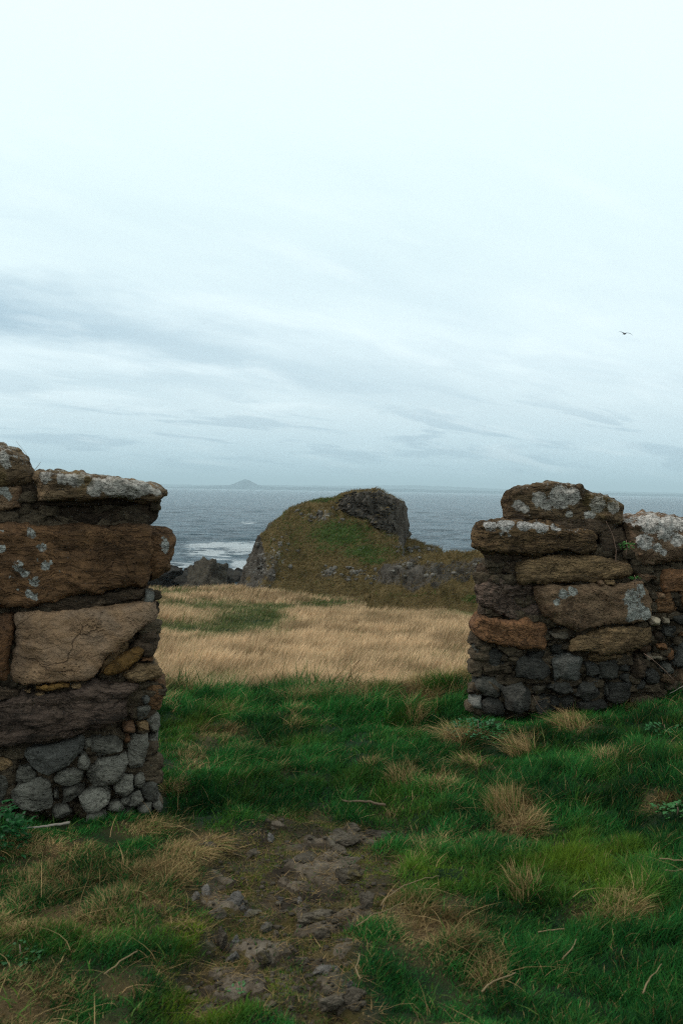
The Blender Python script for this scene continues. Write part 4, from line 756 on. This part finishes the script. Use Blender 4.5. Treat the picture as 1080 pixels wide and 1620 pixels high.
PS = [(517, 1540, 56, 26, .07, 'pathpale', 'largest flat stone half buried at the lower end of the path'), (452, 1420, 0, 0, 0, 0, 0),
      (375, 1425, 26, 16, .07, 'pathpale', 'pale rounded stone at the left side of the path'), (350, 1432, 0, 0, 0, 0, 0), (327, 1409, 12, 15, .06, 'pathpale', 'narrow pale stone upright at the left path edge'), (310, 1424, 12, 9, .05, 'pathpale', 'small pale stone left of the narrow upright one'),
      (430, 1330, 11, 7, .05, 'pathpale', 'bright whitish pebble at the top of the path'), (580, 1432, 20, 16, .09, 'pathstone', 'knobbly brown stone at the right side of the path'), (578, 1438, 0, 0, 0, 0, 0), (473, 1426, 7, 6, .04, 'pathpale', 'tiny white pebble in the middle of the path'), (444, 1426, 8, 5, .04, 'pathpale', 'tiny grey pebble left of the tiny white one'),
      (600, 1322, 54, 20, .05, 'pathstone', 'broad grey brown bedrock slab at the top right of the path'), (545, 1325, 36, 18, .06, 'pathstone', 'bedrock slab left of the broad one at the path top'), (535, 1350, 18, 12, .08, 'pathstone', 'rounded dark stone below the bedrock slabs'), (480, 1360, 34, 16, .05, 'pathstone', 'long low stone in the upper middle of the path'),
      (548, 1388, 34, 16, .05, 'pathstone', 'flat plum brown stone in the right half of the path'), (400, 1350, 18, 12, .05, 'pathstone', 'brown stone at the upper left of the path'), (560, 1310, 20, 8, .04, 'pathstone', 'thin stone lip at the very top of the path'), (500, 1450, 42, 18, .05, 'pathstone', 'slanting dark rock rib in the middle of the path'), (540, 1440, 40, 16, .05, 'pathstone', 'dark rock rib right of the slanting one'),
      (420, 1472, 16, 11, .05, 'pathpale', 'grey stone left of the lower middle of the path'), (436, 1484, 12, 14, .06, 'pathstone', 'brown stone touching the grey one in the lower middle'), (350, 1497, 14, 18, .07, 'pathstone', 'tilted stone beside the yellow moss'), (372, 1492, 12, 12, .06, 'pathpale', 'rounded stone right of the tilted one by the moss'), (368, 1520, 22, 10, .05, 'pathpale', 'low stone below the pair beside the moss'),
      (340, 1450, 26, 14, .05, 'pathstone', 'sunken brown stone left of the path middle'), (398, 1446, 24, 9, .04, 'pathpale', 'thin pale slab left of the path middle'), (560, 1578, 26, 18, .05, 'pathstone', 'stone lower right of the largest flat stone'), (530, 1592, 40, 16, .05, 'pathstone', 'stone directly below the largest flat stone'), (557, 1566, 12, 8, .05, 'pathpale', 'pebble between the largest flat stone and the lower ones'),
      (418, 1525, 18, 12, .05, 'pathstone', 'brown stone in the lower left of the path'), (478, 1522, 26, 10, .04, 'pathstone', 'thin stone left of the largest flat stone'), (470, 1574, 16, 12, .05, 'pathstone', 'dark stone near the bottom of the path'), (330, 1340, 26, 8, .04, 'pathstone', 'dark stone by the pale straw swirl'), (510, 1480, 36, 16, .05, 'pathstone', 'plum brown rib below the slanting rock rib')]
for i, (a, b, sw, sh, th_, m_, lb) in enumerate(PS):
    if not sw: continue
    c0 = ground(a, b); dist = c0[1]; W_ = sw * 1.35 * dist / F; D_ = sh * 1.15 * dist / F / max(.25, 1.6 / dist) * .9
    free_rock('path_stone', c0, (W_, D_, th_ * 1.1), M[m_], lb, 'stone', 100 + i, rng.uniform(-.4, .4), 18, 10, .2, 'stones set in the worn path', 2.4, .56)
# gravel and crumbs of soil in the path
g_ = np.random.default_rng(4); Vs = []; Qs = []; cnt = 0; L, Q = cube_lattice(3, 3, 3)
for k in range(1500):
    a = g_.uniform(240, 700); b = g_.uniform(1300, 1650); d = ray(a, b); tt = 1.6 / max(-d[2], .1) ; p = EYEn + d * tt
    if path_mask(np.array([p[0]]), np.array([p[1]]))[0] < .45: continue
    s = .003 + .009 * g_.random() ** 3; W = L / (np.abs(L) ** 3).sum(1)[:, None] ** (1 / 3); W = W * g_.uniform(.75, 1.15, (len(W), 1)) * np.array([g_.uniform(.8, 1.6), g_.uniform(.8, 1.4), .7]) * s
    X_ = W + np.array([p[0], p[1], H(p[0], p[1])[0] + s * .2]); Vs.append(X_); Qs.append(Q + cnt); cnt += len(X_)
o = mesh_obj('gravel', np.concatenate(Vs), np.concatenate(Qs), None, M['pathstone'], None, True); tag(o, 'small stones and crumbs scattered over the bare path', 'gravel', kind='stuff')
# moss and low clover pads on the path edges
n_ = 220000; x, y = scatter(n_, 2.6, 5.0, .34); z = H(x, y); bare = path_mask(x, y); p = P3(x, y); msk = fbm(p * 3.4 + 50, 4) + .1
keep = (bare > .1) & (msk > -.2) & (plates(x, y) < .5); x, y, z, msk = x[keep], y[keep], z[keep], msk[keep]; n2_ = len(x)
x9, y9 = scatter(60000, 2.6, 5.2, .34); b9 = path_mask(x9, y9); k9 = (b9 > .1) & (rng.random(len(x9)) < .15 + .5 * (fbm(P3(x9, y9) * 3 + 33, 3) > 0) + .5 * (b9 < .6)); x9, y9 = x9[k9], y9[k9]; n9 = len(x9)
lit = blades(x9, y9, H(x9, y9) + .002, rng.uniform(.008, .035, n9), rng.uniform(.0018, .0035, n9), rng.uniform(1.5, 4, n9), rng.uniform(0, 6.28, n9), rng.uniform(.8, 1, n9), np.clip(rng.normal(.25, .25, n9), 0, 1), np.full(n9, .3), .3, 1)
V, q, t_, A = blades(x, y, z - .004, rng.uniform(.008, .024, n2_), rng.uniform(.003, .006, n2_), rng.uniform(.3, 1.4, n2_), rng.uniform(0, 6.28, n2_), np.clip(rng.normal(.35, .3, n2_), 0, 1), rng.uniform(0, .55, n2_), np.clip(.35 + fbm(P3(x, y) * 4, 3), 0, 1), .3, 1)
V, q, t_, A = join([(V, q, t_, A), lit])
o = mesh_obj('moss', V, q, t_, Mgrass, None, False, A); tag(o, 'low olive moss and dead grass litter over the worn path', 'moss', kind='stuff')

# ------------------------------------------------------------------ sea stack and bank
def crag_mat(name):
    m, t, b = new_mat(name); v = t.n('ShaderNodeTexCoord').outputs['Object']
    G_ = t.n('ShaderNodeAttribute', attribute_name='green').outputs['Fac']; K = t.n('ShaderNodeAttribute', attribute_name='rocky').outputs['Fac']; Wt = t.n('ShaderNodeAttribute', attribute_name='white').outputs['Fac']
    n1 = t.noise(v, 1.1, 8, .65); n2 = t.noise(v, 5, 8, .7); n3 = t.noise(t.mapping(v, (2.2, 2.2, .45)), 1.3, 7, .65)
    turf_ = t.mix(n2, (.070, .048, .018), (.21, .145, .058)); turf_ = t.mix(t.math('MULTIPLY', t.step(n1, .45, .6), .5), turf_, (.075, .060, .020))
    grn = t.mix(n2, (.025, .048, .010), (.075, .115, .026)); gm = t.step(t.math('ADD', G_, t.math('MULTIPLY', t.math('SUBTRACT', n2, .5), 2.2)), .35, .75)
    c = t.mix(gm, turf_, grn)
    rk = t.ramp(n3, [(.3, (.034, .028, .023)), (.5, (.095, .080, .064)), (.7, (.16, .138, .115))]); rk = t.mix(t.step(n2, .52, .7), rk, (.05, .036, .022))
    rm = t.step(t.math('ADD', K, t.math('MULTIPLY', t.math('SUBTRACT', n1, .5), 1.0)), .42, .58); c = t.mix(rm, c, rk)
    wn = t.noise(v, 4.2, 6, .75, .2); wm = t.step(t.math('ADD', wn, t.math('MULTIPLY', Wt, .22)), .70, .74)
    c = t.mix(t.math('MULTIPLY', wm, .9), c, (.34, .32, .29))
    t.L.new(c, b.inputs['Base Color']); b.inputs['Roughness'].default_value = .92; b.inputs['Specular IOR Level'].default_value = .15
    bp = t.n('ShaderNodeBump', {'Strength': .9, 'Distance': .35, 'Height': t.math('ADD', n2, t.math('MULTIPLY', t.noise(v, 12, 6, .7), .5))}); t.L.new(bp.outputs[0], b.inputs['Normal'])
    return m
Mcrag = crag_mat('turf_over_rock')
YR = 57.0                                                             # distance of the stack's crest
def sx_(px): return (px - 540) / F * YR
sil = [(372, 950), (386, 930), (392, 900), (401, 878), (411, 860), (420, 842), (431, 826), (450, 809), (480, 797), (510, 789), (530, 788), (545, 781), (560, 774), (578, 771), (600, 774), (618, 782), (626, 794), (632, 812), (636, 838), (640, 852), (665, 861), (690, 868), (700, 880), (712, 905), (730, 950)]
SX = np.array([at(a, b, YR)[0] for a, b in sil]); SZ = np.array([at(a, b, YR)[2] for a, b in sil])
xs = np.arange(-7.2, 8.2, .06); ys = np.arange(48.0, 66.0, .07); GX, GY = np.meshgrid(xs, ys)
x = GX.ravel(); y = GY.ravel(); p = P3(x, y)
t0_ = np.clip((YR - y) / 6.7, 0, 1); xw = np.where(x < 0, x * (1 + .13 * t0_), x) + .35 * fbm(p * .55 + 3, 3); top = np.interp(xw, SX, SZ)
B = -4.3
t_ = (YR - y) / (YR - 50.3)                                            # 0 at crest, 1 at the front foot
convex = ss(-1.8, -4.6, x)                                             # left shoulder holds its height then drops like a cliff
crag = ss(-.4, 2.2, x) * ss(4.0, 3.2, x)
pr_slope = np.interp(t_, [0, .12, .3, .55, .8, 1.0, 1.08], [1, .93, .74, .48, .26, .12, 0])
pr_left = np.interp(t_, [0, .3, .55, .72, .84, .95, 1.05], [1, .96, .88, .78, .58, .16, 0])
pr_crag = np.interp(t_, [0, .10, .19, .30, .5, .8, 1, 1.08], [1, .98, .70, .61, .45, .25, .10, 0])
pr = pr_slope * (1 - convex) + pr_left * convex; pr = pr * (1 - crag) + pr_crag * crag
back = np.interp(y - YR, [0, 1.2, 2.2, 3.4, 8], [1, .96, .6, .1, 0])
pr = np.where(t_ < 0, back, pr)
z = B + (top - B) * np.clip(pr, 0, 1)
z = np.where(y > YR, z - ss(1.5, 8, y - YR) * 4.0, z)
slopeish = np.zeros_like(z)
Zg = z.reshape(GX.shape); gyy, gxx = np.gradient(Zg, .07, .06); steep = np.hypot(gyy, gxx).ravel()
X3 = np.stack([x, y, z], 1); Qg = grid_faces(len(xs), len(ys)); N = vnormals(X3, Qg)
rocky = np.clip(ss(1.0, 2.2, steep) * .9, 0, 1)
px, py = proj(x, y, z)
rocky = np.maximum(rocky, blob(px, py, [(405, 895, 22, 46, .85), (432, 895, 20, 30, .5), (500, 815, 40, 12, .7), (592, 802, 42, 32, 1.0), (520, 910, 60, 10, .55), (610, 900, 30, 12, .5), (680, 872, 22, 8, .6), (640, 865, 20, 8, .4)]))
rocky = rocky * (1 - .8 * blob(px, py, [(580, 865, 50, 22, 1.0), (490, 845, 50, 30, .9)]))
green = blob(px, py, [(540, 845, 56, 26, 1.0), (470, 830, 50, 26, .42), (600, 872, 40, 14, .6), (575, 872, 46, 14, .9), (505, 790, 40, 7, .8), (590, 888, 30, 7, .9), (480, 850, 60, 40, .35), (515, 865, 30, 16, .6)])
white = blob(px, py, [(505, 815, 26, 10, 1.0), (440, 880, 22, 26, .75), (420, 900, 20, 26, .8), (520, 905, 20, 7, 1), (560, 905, 24, 8, 1), (590, 912, 16, 8, 1), (640, 868, 14, 8, .7), (680, 868, 16, 6, 1), (615, 845, 14, 8, .7), (570, 868, 10, 4, .7)])
amp = .10 + .30 * rocky
dsp = fbm(X3 * np.array([1.1, 1.1, .8]) + 5, 5, .55) * amp + np.minimum(ridged(X3 * np.array([2.6, 2.6, .8]) + 2, 4), 1) * .16 * rocky * ss(.8, 2, steep) + fbm(X3 * 5 + 8, 3) * .05 + fbm(X3 * 9 + 1, 2) * .05 * white
X3 = X3 + N * dsp[:, None]
stack = empty('sea_stack', (0, 56, -4), 'rounded rocky headland with a brown and green turf slope and a dark crag on top', 'rock outcrop')
part('turf_slope', X3, Qg, Mcrag, stack, {'green': green, 'rocky': rocky, 'white': white})
# columnar crag crowning the right end
g_ = np.random.default_rng(12); Vs = []; Qs = []; cnt = 0; L, Q = cube_lattice(7, 7, 20)
for k in range(150):
    f_ = g_.random(); a = 533 + 92 * f_; cx = sx_(a) ; yy = YR - .25 - 1.15 * g_.random() ** 1.2 - .5 * (f_ > .5) * g_.random()
    zt = np.interp(cx, SX, SZ) - .1 - .95 * g_.random() * (YR - yy) ; zb = np.interp(a, [533, 560, 590, 640], [at(533, 792, YR)[2], at(560, 806, YR)[2], at(590, 822, YR)[2], at(640, 846, YR)[2]]) - .25
    zt -= .35 * max(0, (552 - a) / 20)
    if zt - zb < .3: continue
    s = g_.uniform(.12, .30) * (1 - .35 * (f_ > .8))
    kk = (np.abs(L[:, :2]) ** 3.5).sum(1) ** (1 / 3.5); kk = np.maximum(kk, .3); W = L.copy(); W[:, :2] = W[:, :2] / np.maximum(kk, 1)[:, None]
    X_ = np.stack([cx + W[:, 0] * s * (1 - .25 * W[:, 2]), yy + W[:, 1] * s, zb + (zt - zb) * (W[:, 2] + 1) / 2], 1); X_[:, 2] += (W[:, 2] > .9) * (pnoise(X_ * 3) * .15 - .3 * np.abs(W[:, 0]) ** 2 * .4)
    X_ = X_ + (fbm(X_ * 2.3 + k, 3)[:, None]) * np.array([.20, .20, .06]) + (fbm(X_ * np.array([4, 4, 5.]) + k, 3)[:, None]) * np.array([.13, .13, .05]); Vs.append(X_); Qs.append(Q + cnt); cnt += len(X_)
Vc = np.concatenate(Vs); Qc = np.concatenate(Qs); Nc = vnormals(Vc, Qc)
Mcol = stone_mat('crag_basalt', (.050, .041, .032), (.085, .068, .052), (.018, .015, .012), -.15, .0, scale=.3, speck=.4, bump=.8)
part('crag', Vc, Qc, Mcrag, stack, {'green': ss(.5, .9, Nc[:, 2]) * .3, 'rocky': 1.0 - .6 * ss(.35, .8, Nc[:, 2]), 'white': np.full(cnt, .04)})
# pale broken rocks showing through the turf
def outcrop(root, surf, spots, seed, n, mat, name='scattered_stones'):
    g_ = np.random.default_rng(seed); V0 = surf; apx, apy = proj(V0[:, 0], V0[:, 1], V0[:, 2]); Vs = []; Qs = []; cnt = 0; L, Q = cube_lattice(3, 3, 3)
    wt = sum(v_ * np.exp(-(((apx - a) / rx) ** 2 + ((apy - b) / ry) ** 2)) for (a, b, rx, ry, v_) in spots); wt = wt / wt.sum(); idx = g_.choice(len(V0), n, p=wt)
    for i in idx:
        s = .03 + .10 * g_.random() ** 2.5; W = L / (np.abs(L) ** 3).sum(1)[:, None] ** (1 / 3); W = W * g_.uniform(.7, 1.2, (len(W), 1)) * np.array([g_.uniform(.8, 1.5), 1, g_.uniform(.6, 1.3)]) * s
        Vs.append(W + V0[i]); Qs.append(Q + cnt); cnt += len(W)
    part(name, np.concatenate(Vs), np.concatenate(Qs), mat, root, {'lichen': g_.uniform(-.2, .5, cnt)})['kind'] = 'stuff'
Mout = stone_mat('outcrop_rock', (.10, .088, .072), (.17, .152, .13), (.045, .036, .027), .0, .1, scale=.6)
outcrop(stack, X3, [(505, 817, 26, 8, .8), (425, 895, 22, 28, .5), (522, 903, 10, 6, 1.6), (562, 908, 16, 9, 1.2), (592, 914, 10, 5, 1), (640, 868, 14, 6, .6), (680, 870, 14, 4, .8), (445, 868, 10, 16, .4)], 5, 330, Mout)
# shaggy dead grass on the stack and bank
def shag(root, surf, nrm_, rocky_, green_, n, seed, hh2, wd, mat, name='grass_cover'):
    g_ = np.random.default_rng(seed); ok = np.where((nrm_[:, 2] > .25) & (rocky_ < .55))[0]; idx = g_.choice(ok, n); b0 = surf[idx] + g_.normal(0, .04, (n, 3)) * [1, 1, 0]
    gr = (g_.random(n) < green_[idx] * .9).astype(float)
    V, q, t_, A = blades(b0[:, 0], b0[:, 1], b0[:, 2] - .03, hh2 * g_.uniform(.4, 1.1, n), np.full(n, wd), g_.uniform(.5, 1.5, n), WIND + g_.normal(0, 1.0, n), (1 - gr) * g_.uniform(.7, 1, n), np.clip(g_.normal(.35, .25, n), 0, 1), np.full(n, .35), .5, 2)
    o = mesh_obj(name, V - np.array(root.location), q, t_, mat, None, False, A); o.parent = root; o['kind'] = 'stuff'
Mshag = grass_mat('headland_grass_blade', [(.02, .055, .010), (.06, .12, .022), (.09, .09, .02), (.075, .048, .020), (.26, .17, .08)])
shag(stack, X3, vnormals(X3, Qg), rocky, green, 60000, 6, .26, .03, Mshag)
# the low bank in front, running behind the right wall
xs = np.arange(1.2, 22, .07); ys = np.arange(39.5, 50.0, .07); GX, GY = np.meshgrid(xs, ys); x = GX.ravel(); y = GY.ravel(); p = P3(x, y); YB = 45.5
bs = [(585, 945), (600, 912), (620, 897), (640, 886), (670, 879), (700, 876), (735, 872), (760, 874), (800, 878), (900, 882), (1080, 884), (1300, 900)]
BX = np.array([at(a, b, YB)[0] for a, b in bs]); BZ = np.array([at(a, b, YB)[2] for a, b in bs]); top = np.interp(x + .3 * fbm(p * .6 + 9, 2), BX, BZ)
t_ = (YB - y) / 4.6; pr = np.interp(t_, [-1, -.5, -.1, 0, .15, .4, .62, .85, 1.05], [.0, .6, .95, 1, .97, .68, .36, .12, 0]); B = -4.1
z = B + (top - B) * pr; X4 = np.stack([x, y, z], 1); Qb = grid_faces(len(xs), len(ys)); N = vnormals(X4, Qb)
px, py = proj(x, y, z); rk = blob(px, py, [(622, 908, 24, 16, 1.1), (655, 910, 26, 22, .95), (690, 910, 24, 20, .8), (725, 900, 24, 16, .7), (755, 895, 20, 14, .6)]) + .22
gr = blob(px, py, [(760, 950, 40, 8, .8), (650, 942, 60, 4, .4)]); wh = blob(px, py, [(640, 895, 14, 6, .6), (720, 892, 24, 10, .4), (755, 890, 20, 10, .5)])
X4 = X4 + N * (fbm(X4 * 1.0 + 5, 5, .6) * (.16 + .25 * rk) + np.minimum(ridged(X4 * 2.4, 4), 1) * .10 * rk + fbm(X4 * 5 + 1, 3) * .05)[:, None]
bank = empty('rocky_bank', (6, 44, -3.6), 'low shaggy bank of dead grass and dark rock running behind the right wall', 'rock outcrop')
part('turf_slope', X4, Qb, Mcrag, bank, {'green': gr, 'rocky': rk, 'white': wh})
shag(bank, X4, vnormals(X4, Qb), rk * .6, gr, 60000, 8, .28, .022, Mshag)
outcrop(bank, X4, [(638, 900, 14, 10, .6), (690, 905, 30, 14, .3), (750, 895, 30, 12, .5)], 15, 90, Mout)

# ------------------------------------------------------------------ shore
free_rock('shore_boulder', at(326, 915, 78) + np.array([0, 0, -1.6]), (3.1, 4.2, 5.6), M['boulder'], 'upright brown boulder on the shore left of the headland', 'rock', 42, .3, 40, 10, .26, None, 1.9, .40)
free_rock('shore_boulder', at(350, 920, 80) + np.array([0, 0, -1.6]), (1.8, 3.0, 4.6), M['shore'], 'darker lower boulder leaning on the right of the upright shore boulder', 'rock', 45, .1, 32, 10, .24, None, 1.9, .40)
LBL = 'low black rock on the wave washed shore behind the left wall'
for i in range(34):
    a = g_.uniform(225, 312); dd = g_.uniform(80, 94); b = g_.uniform(899, 926) - (94 - dd) * .2 + 2; s = g_.uniform(1.0, 2.6)
    c0 = at(a, b, dd); free_rock('shore_rock', (c0[0], dd, c0[2] - s * .25), (s * 1.5, s * 1.3, s * .9), M['shore'], LBL, 'rock', 300 + i, g_.uniform(0, 3), 10, 8, .3, 'black rocks along the shore', 1.8, .45)
for i, (a, b, s, lb) in enumerate([(394, 868, .5, 'small black rock awash in the upper surf'), (385, 911, 1.5, 'black rock at the foot of the headland in the surf'), (376, 920, 2.2, 'wet black rock between the shore boulder and the headland')]):
    d = ray(a, b); tt = (-7.4 - 1.6) / d[2]; c0 = EYEn + d * tt; free_rock('surf_rock', (c0[0], c0[1], -7.5), (s * 1.6, s * 1.2, s), M['shore'], lb, 'rock', 500 + i, .3, 10, 8, .3, None, 1.8, .4)

# ------------------------------------------------------------------ sea
sxx = axis([(-40000, 8000), (-6000, 900), (-400, 14), (-130, 2.0), (-50, .7), (60, .7), (140, 2.0), (400, 14), (6000, 900), (40000, 8000)])
syy = axis([(58, .6), (110, .5), (200, 1.0), (420, 4), (1200, 30), (4000, 300), (40000, 6000)])
X, Y = np.meshgrid(sxx, syy); p = P3(X, Y)
fade = ss(1200, 250, Y.ravel()) * ss(420, 120, np.abs(X.ravel()))
wz = (fbm(p * np.array([.045, .11, 1]) + 3, 4, .55) * .55 + (1 - np.abs(pnoise(p * np.array([.03, .09, 1]) + 20)) * 2) * .18 + fbm(p * np.array([.2, .4, 1]), 3) * .12) * fade
dfoam = 0
px, py = proj(X, Y, np.full(X.size, -7.4))
foam = blob(px, py, [(300, 862, 60, 3, .6), (350, 864, 80, 8, 1.1), (335, 875, 60, 6, .9), (390, 870, 34, 9, 1.1), (350, 886, 50, 5, .7), (385, 892, 26, 9, 1.1), (380, 905, 30, 14, 1.3), (340, 900, 50, 6, 1.0), (290, 896, 60, 8, .9), (392, 828, 20, 1.6, .75), (660, 851, 26, 1.5, .4), (540, 780, 3, .6, .4)])
sea = mesh_obj('sea', P3(X, Y, -7.4 + wz), grid_faces(len(sxx), len(syy)), None, None, None, True, {'foam': foam}); tag(sea, kind='structure')
m, t, b = new_mat('sea_water'); tcn = t.n('ShaderNodeTexCoord'); v = tcn.outputs['Object']
nA = t.noise(t.mapping(v, (.11, .22, 1)), 2.0, 10, .74, .3); nB = t.noise(t.mapping(v, (.5, 1.0, 1)), 1.1, 6, .7, .2); nC = t.noise(t.mapping(v, (.012, .035, 1)), 1.0, 6, .6)
deep = t.mix(t.step(nA, .35, .65), (.003, .026, .047), (.034, .100, .142)); fo = t.n('ShaderNodeAttribute', attribute_name='foam').outputs['Fac']
fm = t.step(t.math('ADD', t.math('MULTIPLY', fo, .5), t.math('ADD', t.math('MULTIPLY', nB, .85), t.math('MULTIPLY', nA, .75))), 1.06, 1.19)
cap = t.step(t.math('ADD', t.math('MULTIPLY', t.noise(t.mapping(v, (.05, .22, 1)), 2.2, 5, .6), .7), t.math('MULTIPLY', nC, .3)), .655, .68)
fm = t.math('MAXIMUM', fm, t.math('MULTIPLY', cap, .55))
t.L.new(t.mix(fm, deep, (.62, .66, .68)), b.inputs['Base Color'])
rr_ = t.math('MULTIPLY_ADD', fm, .5, .22); t.L.new(rr_, b.inputs['Roughness']); b.inputs['IOR'].default_value = 1.33; b.inputs['Specular IOR Level'].default_value = .5
hb_ = t.math('ADD', t.math('MULTIPLY', nA, 2.2), nB)
bp = t.n('ShaderNodeBump', {'Strength': 1.0, 'Distance': 1.1, 'Height': hb_}); t.L.new(bp.outputs[0], b.inputs['Normal'])
sea.data.materials.append(m)

# ------------------------------------------------------------------ far hills across the water
def land(name, D, prof, mat, depth=900):
    xs_ = []; zs_ = []
    for a, b in prof: q = at(a, b, D); xs_.append(q[0]); zs_.append(q[2])
    xx = np.linspace(xs_[0], xs_[-1], 700); zz_ = np.interp(xx, xs_, zs_); zz_ = zz_ + fbm(np.stack([xx / 400, xx * 0, xx * 0 + D / 999], 1), 5) * D * .0004
    rows = []
    for k, (dy, f_) in enumerate([(-1, -.1), (-.6, .25), (-.3, .7), (0, 1), (.4, .7), (1, -.1)]):
        rows.append(np.stack([xx, D + dy * depth + 0 * xx, -9 + (zz_ + 9) * f_], 1))
    V = np.concatenate(rows); return V, grid_faces(700, len(rows))
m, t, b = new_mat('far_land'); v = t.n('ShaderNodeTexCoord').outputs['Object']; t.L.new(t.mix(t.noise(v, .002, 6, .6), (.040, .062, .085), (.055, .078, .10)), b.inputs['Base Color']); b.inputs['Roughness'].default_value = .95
A1 = land('a', 15000, [(-900, 765), (-300, 767), (200, 769), (290, 770), (340, 768.5), (362, 768), (372, 764), (380, 760.5), (386, 758.2), (391, 758.6), (398, 762), (406, 766), (414, 768.5), (440, 770), (560, 772), (700, 775), (830, 778), (1080, 782), (1500, 788), (2000, 795)], m)
A2 = land('b', 24000, [(-900, 752), (-200, 757), (200, 764), (260, 766), (320, 767), (420, 767), (520, 768.5), (640, 767.5), (700, 769), (780, 773), (860, 776), (900, 776), (940, 777), (980, 777.5), (1080, 780), (1500, 786), (2000, 792)], m)
V = np.concatenate([A1[0], A2[0]]); Qh = np.concatenate([A1[1], A2[1] + len(A1[0])])
o = mesh_obj('hills', V, Qh, None, m, None, True); tag(o, kind='structure')

# ------------------------------------------------------------------ gull
c0 = at(987, 528, 88); root = empty('flying_gull', tuple(c0), 'lone gull gliding in the pale sky at upper right', 'bird')
def simple(name, c): m_, t_2, b_2 = new_mat(name); v_2 = t_2.n('ShaderNodeTexCoord').outputs['Object']; t_2.L.new(t_2.mix(t_2.noise(v_2, 9, 3, .5), tuple(x_ * .8 for x_ in c), c), b_2.inputs['Base Color']); b_2.inputs['Roughness'].default_value = .8; return m_
Mg = simple('gull_plumage', (.10, .10, .105))
L, Q = cube_lattice(10, 10, 10); W = L / np.linalg.norm(L, axis=1)[:, None]; bx, by, bz = W.T
Xb = np.stack([bx * .085 * (1 - .5 * np.abs(by) ** 2), by * .29 - .02, bz * .085 * (1 - .45 * np.abs(by)) + .02 * by], 1)
Xb += np.where(by[:, None] > .8, np.array([0, .05, 0]), 0)
# wings grown out of the body as one surface each side, with thickness
Vw = []; Qw = []; cnt = 0
for s_ in (-1, 1):
    st = np.linspace(0, 1, 16); span = .70 * st
    zz_ = np.interp(st, [0, .25, .5, .75, 1], [0, .10, .125, .09, .0]) - (.10 * st ** 2 if s_ > 0 else .0)
    ch = np.interp(st, [0, .4, .7, 1], [.17, .15, .10, .02]); sw = np.interp(st, [0, .4, 1], [0, .06, -.16])
    ring = []
    for i in range(16):
        for (cy_, cz_) in ((.5, 0), (.15, .018), (-.5, 0), (.15, -.012)): ring.append((s_ * (span[i] + .02), sw[i] + cy_ * ch[i], zz_[i] + cz_ * (1.3 - st[i]) + .02))
    Vw += ring; Qw += [(cnt + i * 4 + k, cnt + i * 4 + (k + 1) % 4, cnt + (i + 1) * 4 + (k + 1) % 4, cnt + (i + 1) * 4 + k) for i in range(15) for k in range(4)] + [(cnt + 60, cnt + 61, cnt + 62, cnt + 63), (cnt + 3, cnt + 2, cnt + 1, cnt)]; cnt += 64
tail = [(-.03, -.26, .0), (.03, -.26, .0), (.07, -.42, .0), (-.07, -.42, .0), (-.03, -.26, .015), (.03, -.26, .015), (.07, -.42, .008), (-.07, -.42, .008)]
tq = [(0, 3, 2, 1), (4, 5, 6, 7), (0, 1, 5, 4), (1, 2, 6, 5), (2, 3, 7, 6), (3, 0, 4, 7)]
V = np.concatenate([Xb, np.array(Vw), np.array(tail)]); Qa = np.concatenate([Q, np.array(Qw) + len(Xb), np.array(tq) + len(Xb) + len(Vw)])
o = mesh_obj('body', V, Qa, None, Mg, None, True); o.parent = root
bk = np.array([(-.012, .29, .0), (.012, .29, .0), (.012, .29, .025), (-.012, .29, .025), (0, .37, .0)])
o = mesh_obj('beak', bk, np.array([(0, 1, 2, 3)]), np.array([(1, 0, 4), (2, 1, 4), (3, 2, 4), (0, 3, 4)]), simple('gull_beak', (.4, .25, .03)), None, False); o.parent = root
root.rotation_euler = (0, R(4), R(12))

# ------------------------------------------------------------------ haze over the water
def haze_box():
    lo = np.array([-46000, -200, -20.]); hi = np.array([46000, 47000, 420.])
    V = [(x_, y_, z_) for x_ in (lo[0], hi[0]) for y_ in (lo[1], hi[1]) for z_ in (lo[2], hi[2])]
    Q = [(0, 1, 3, 2), (4, 6, 7, 5), (0, 4, 5, 1), (2, 3, 7, 6), (0, 2, 6, 4), (1, 5, 7, 3)]
    m = bpy.data.materials.new('sea_haze'); m.use_nodes = True; t = NT(m.node_tree); t.N.clear(); out = t.n('ShaderNodeOutputMaterial')
    pv = t.n('ShaderNodeVolumePrincipled'); pv.inputs['Density'].default_value = 8e-5; pv.inputs['Color'].default_value = (.74, .92, 1.0, 1); pv.inputs['Anisotropy'].default_value = .0
    t.L.new(pv.outputs[0], out.inputs['Volume'])
    o = mesh_obj('haze', np.array(V), np.array(Q), None, m, None, False); tag(o, 'thin blue sea haze', 'haze', kind='stuff')
haze_box()
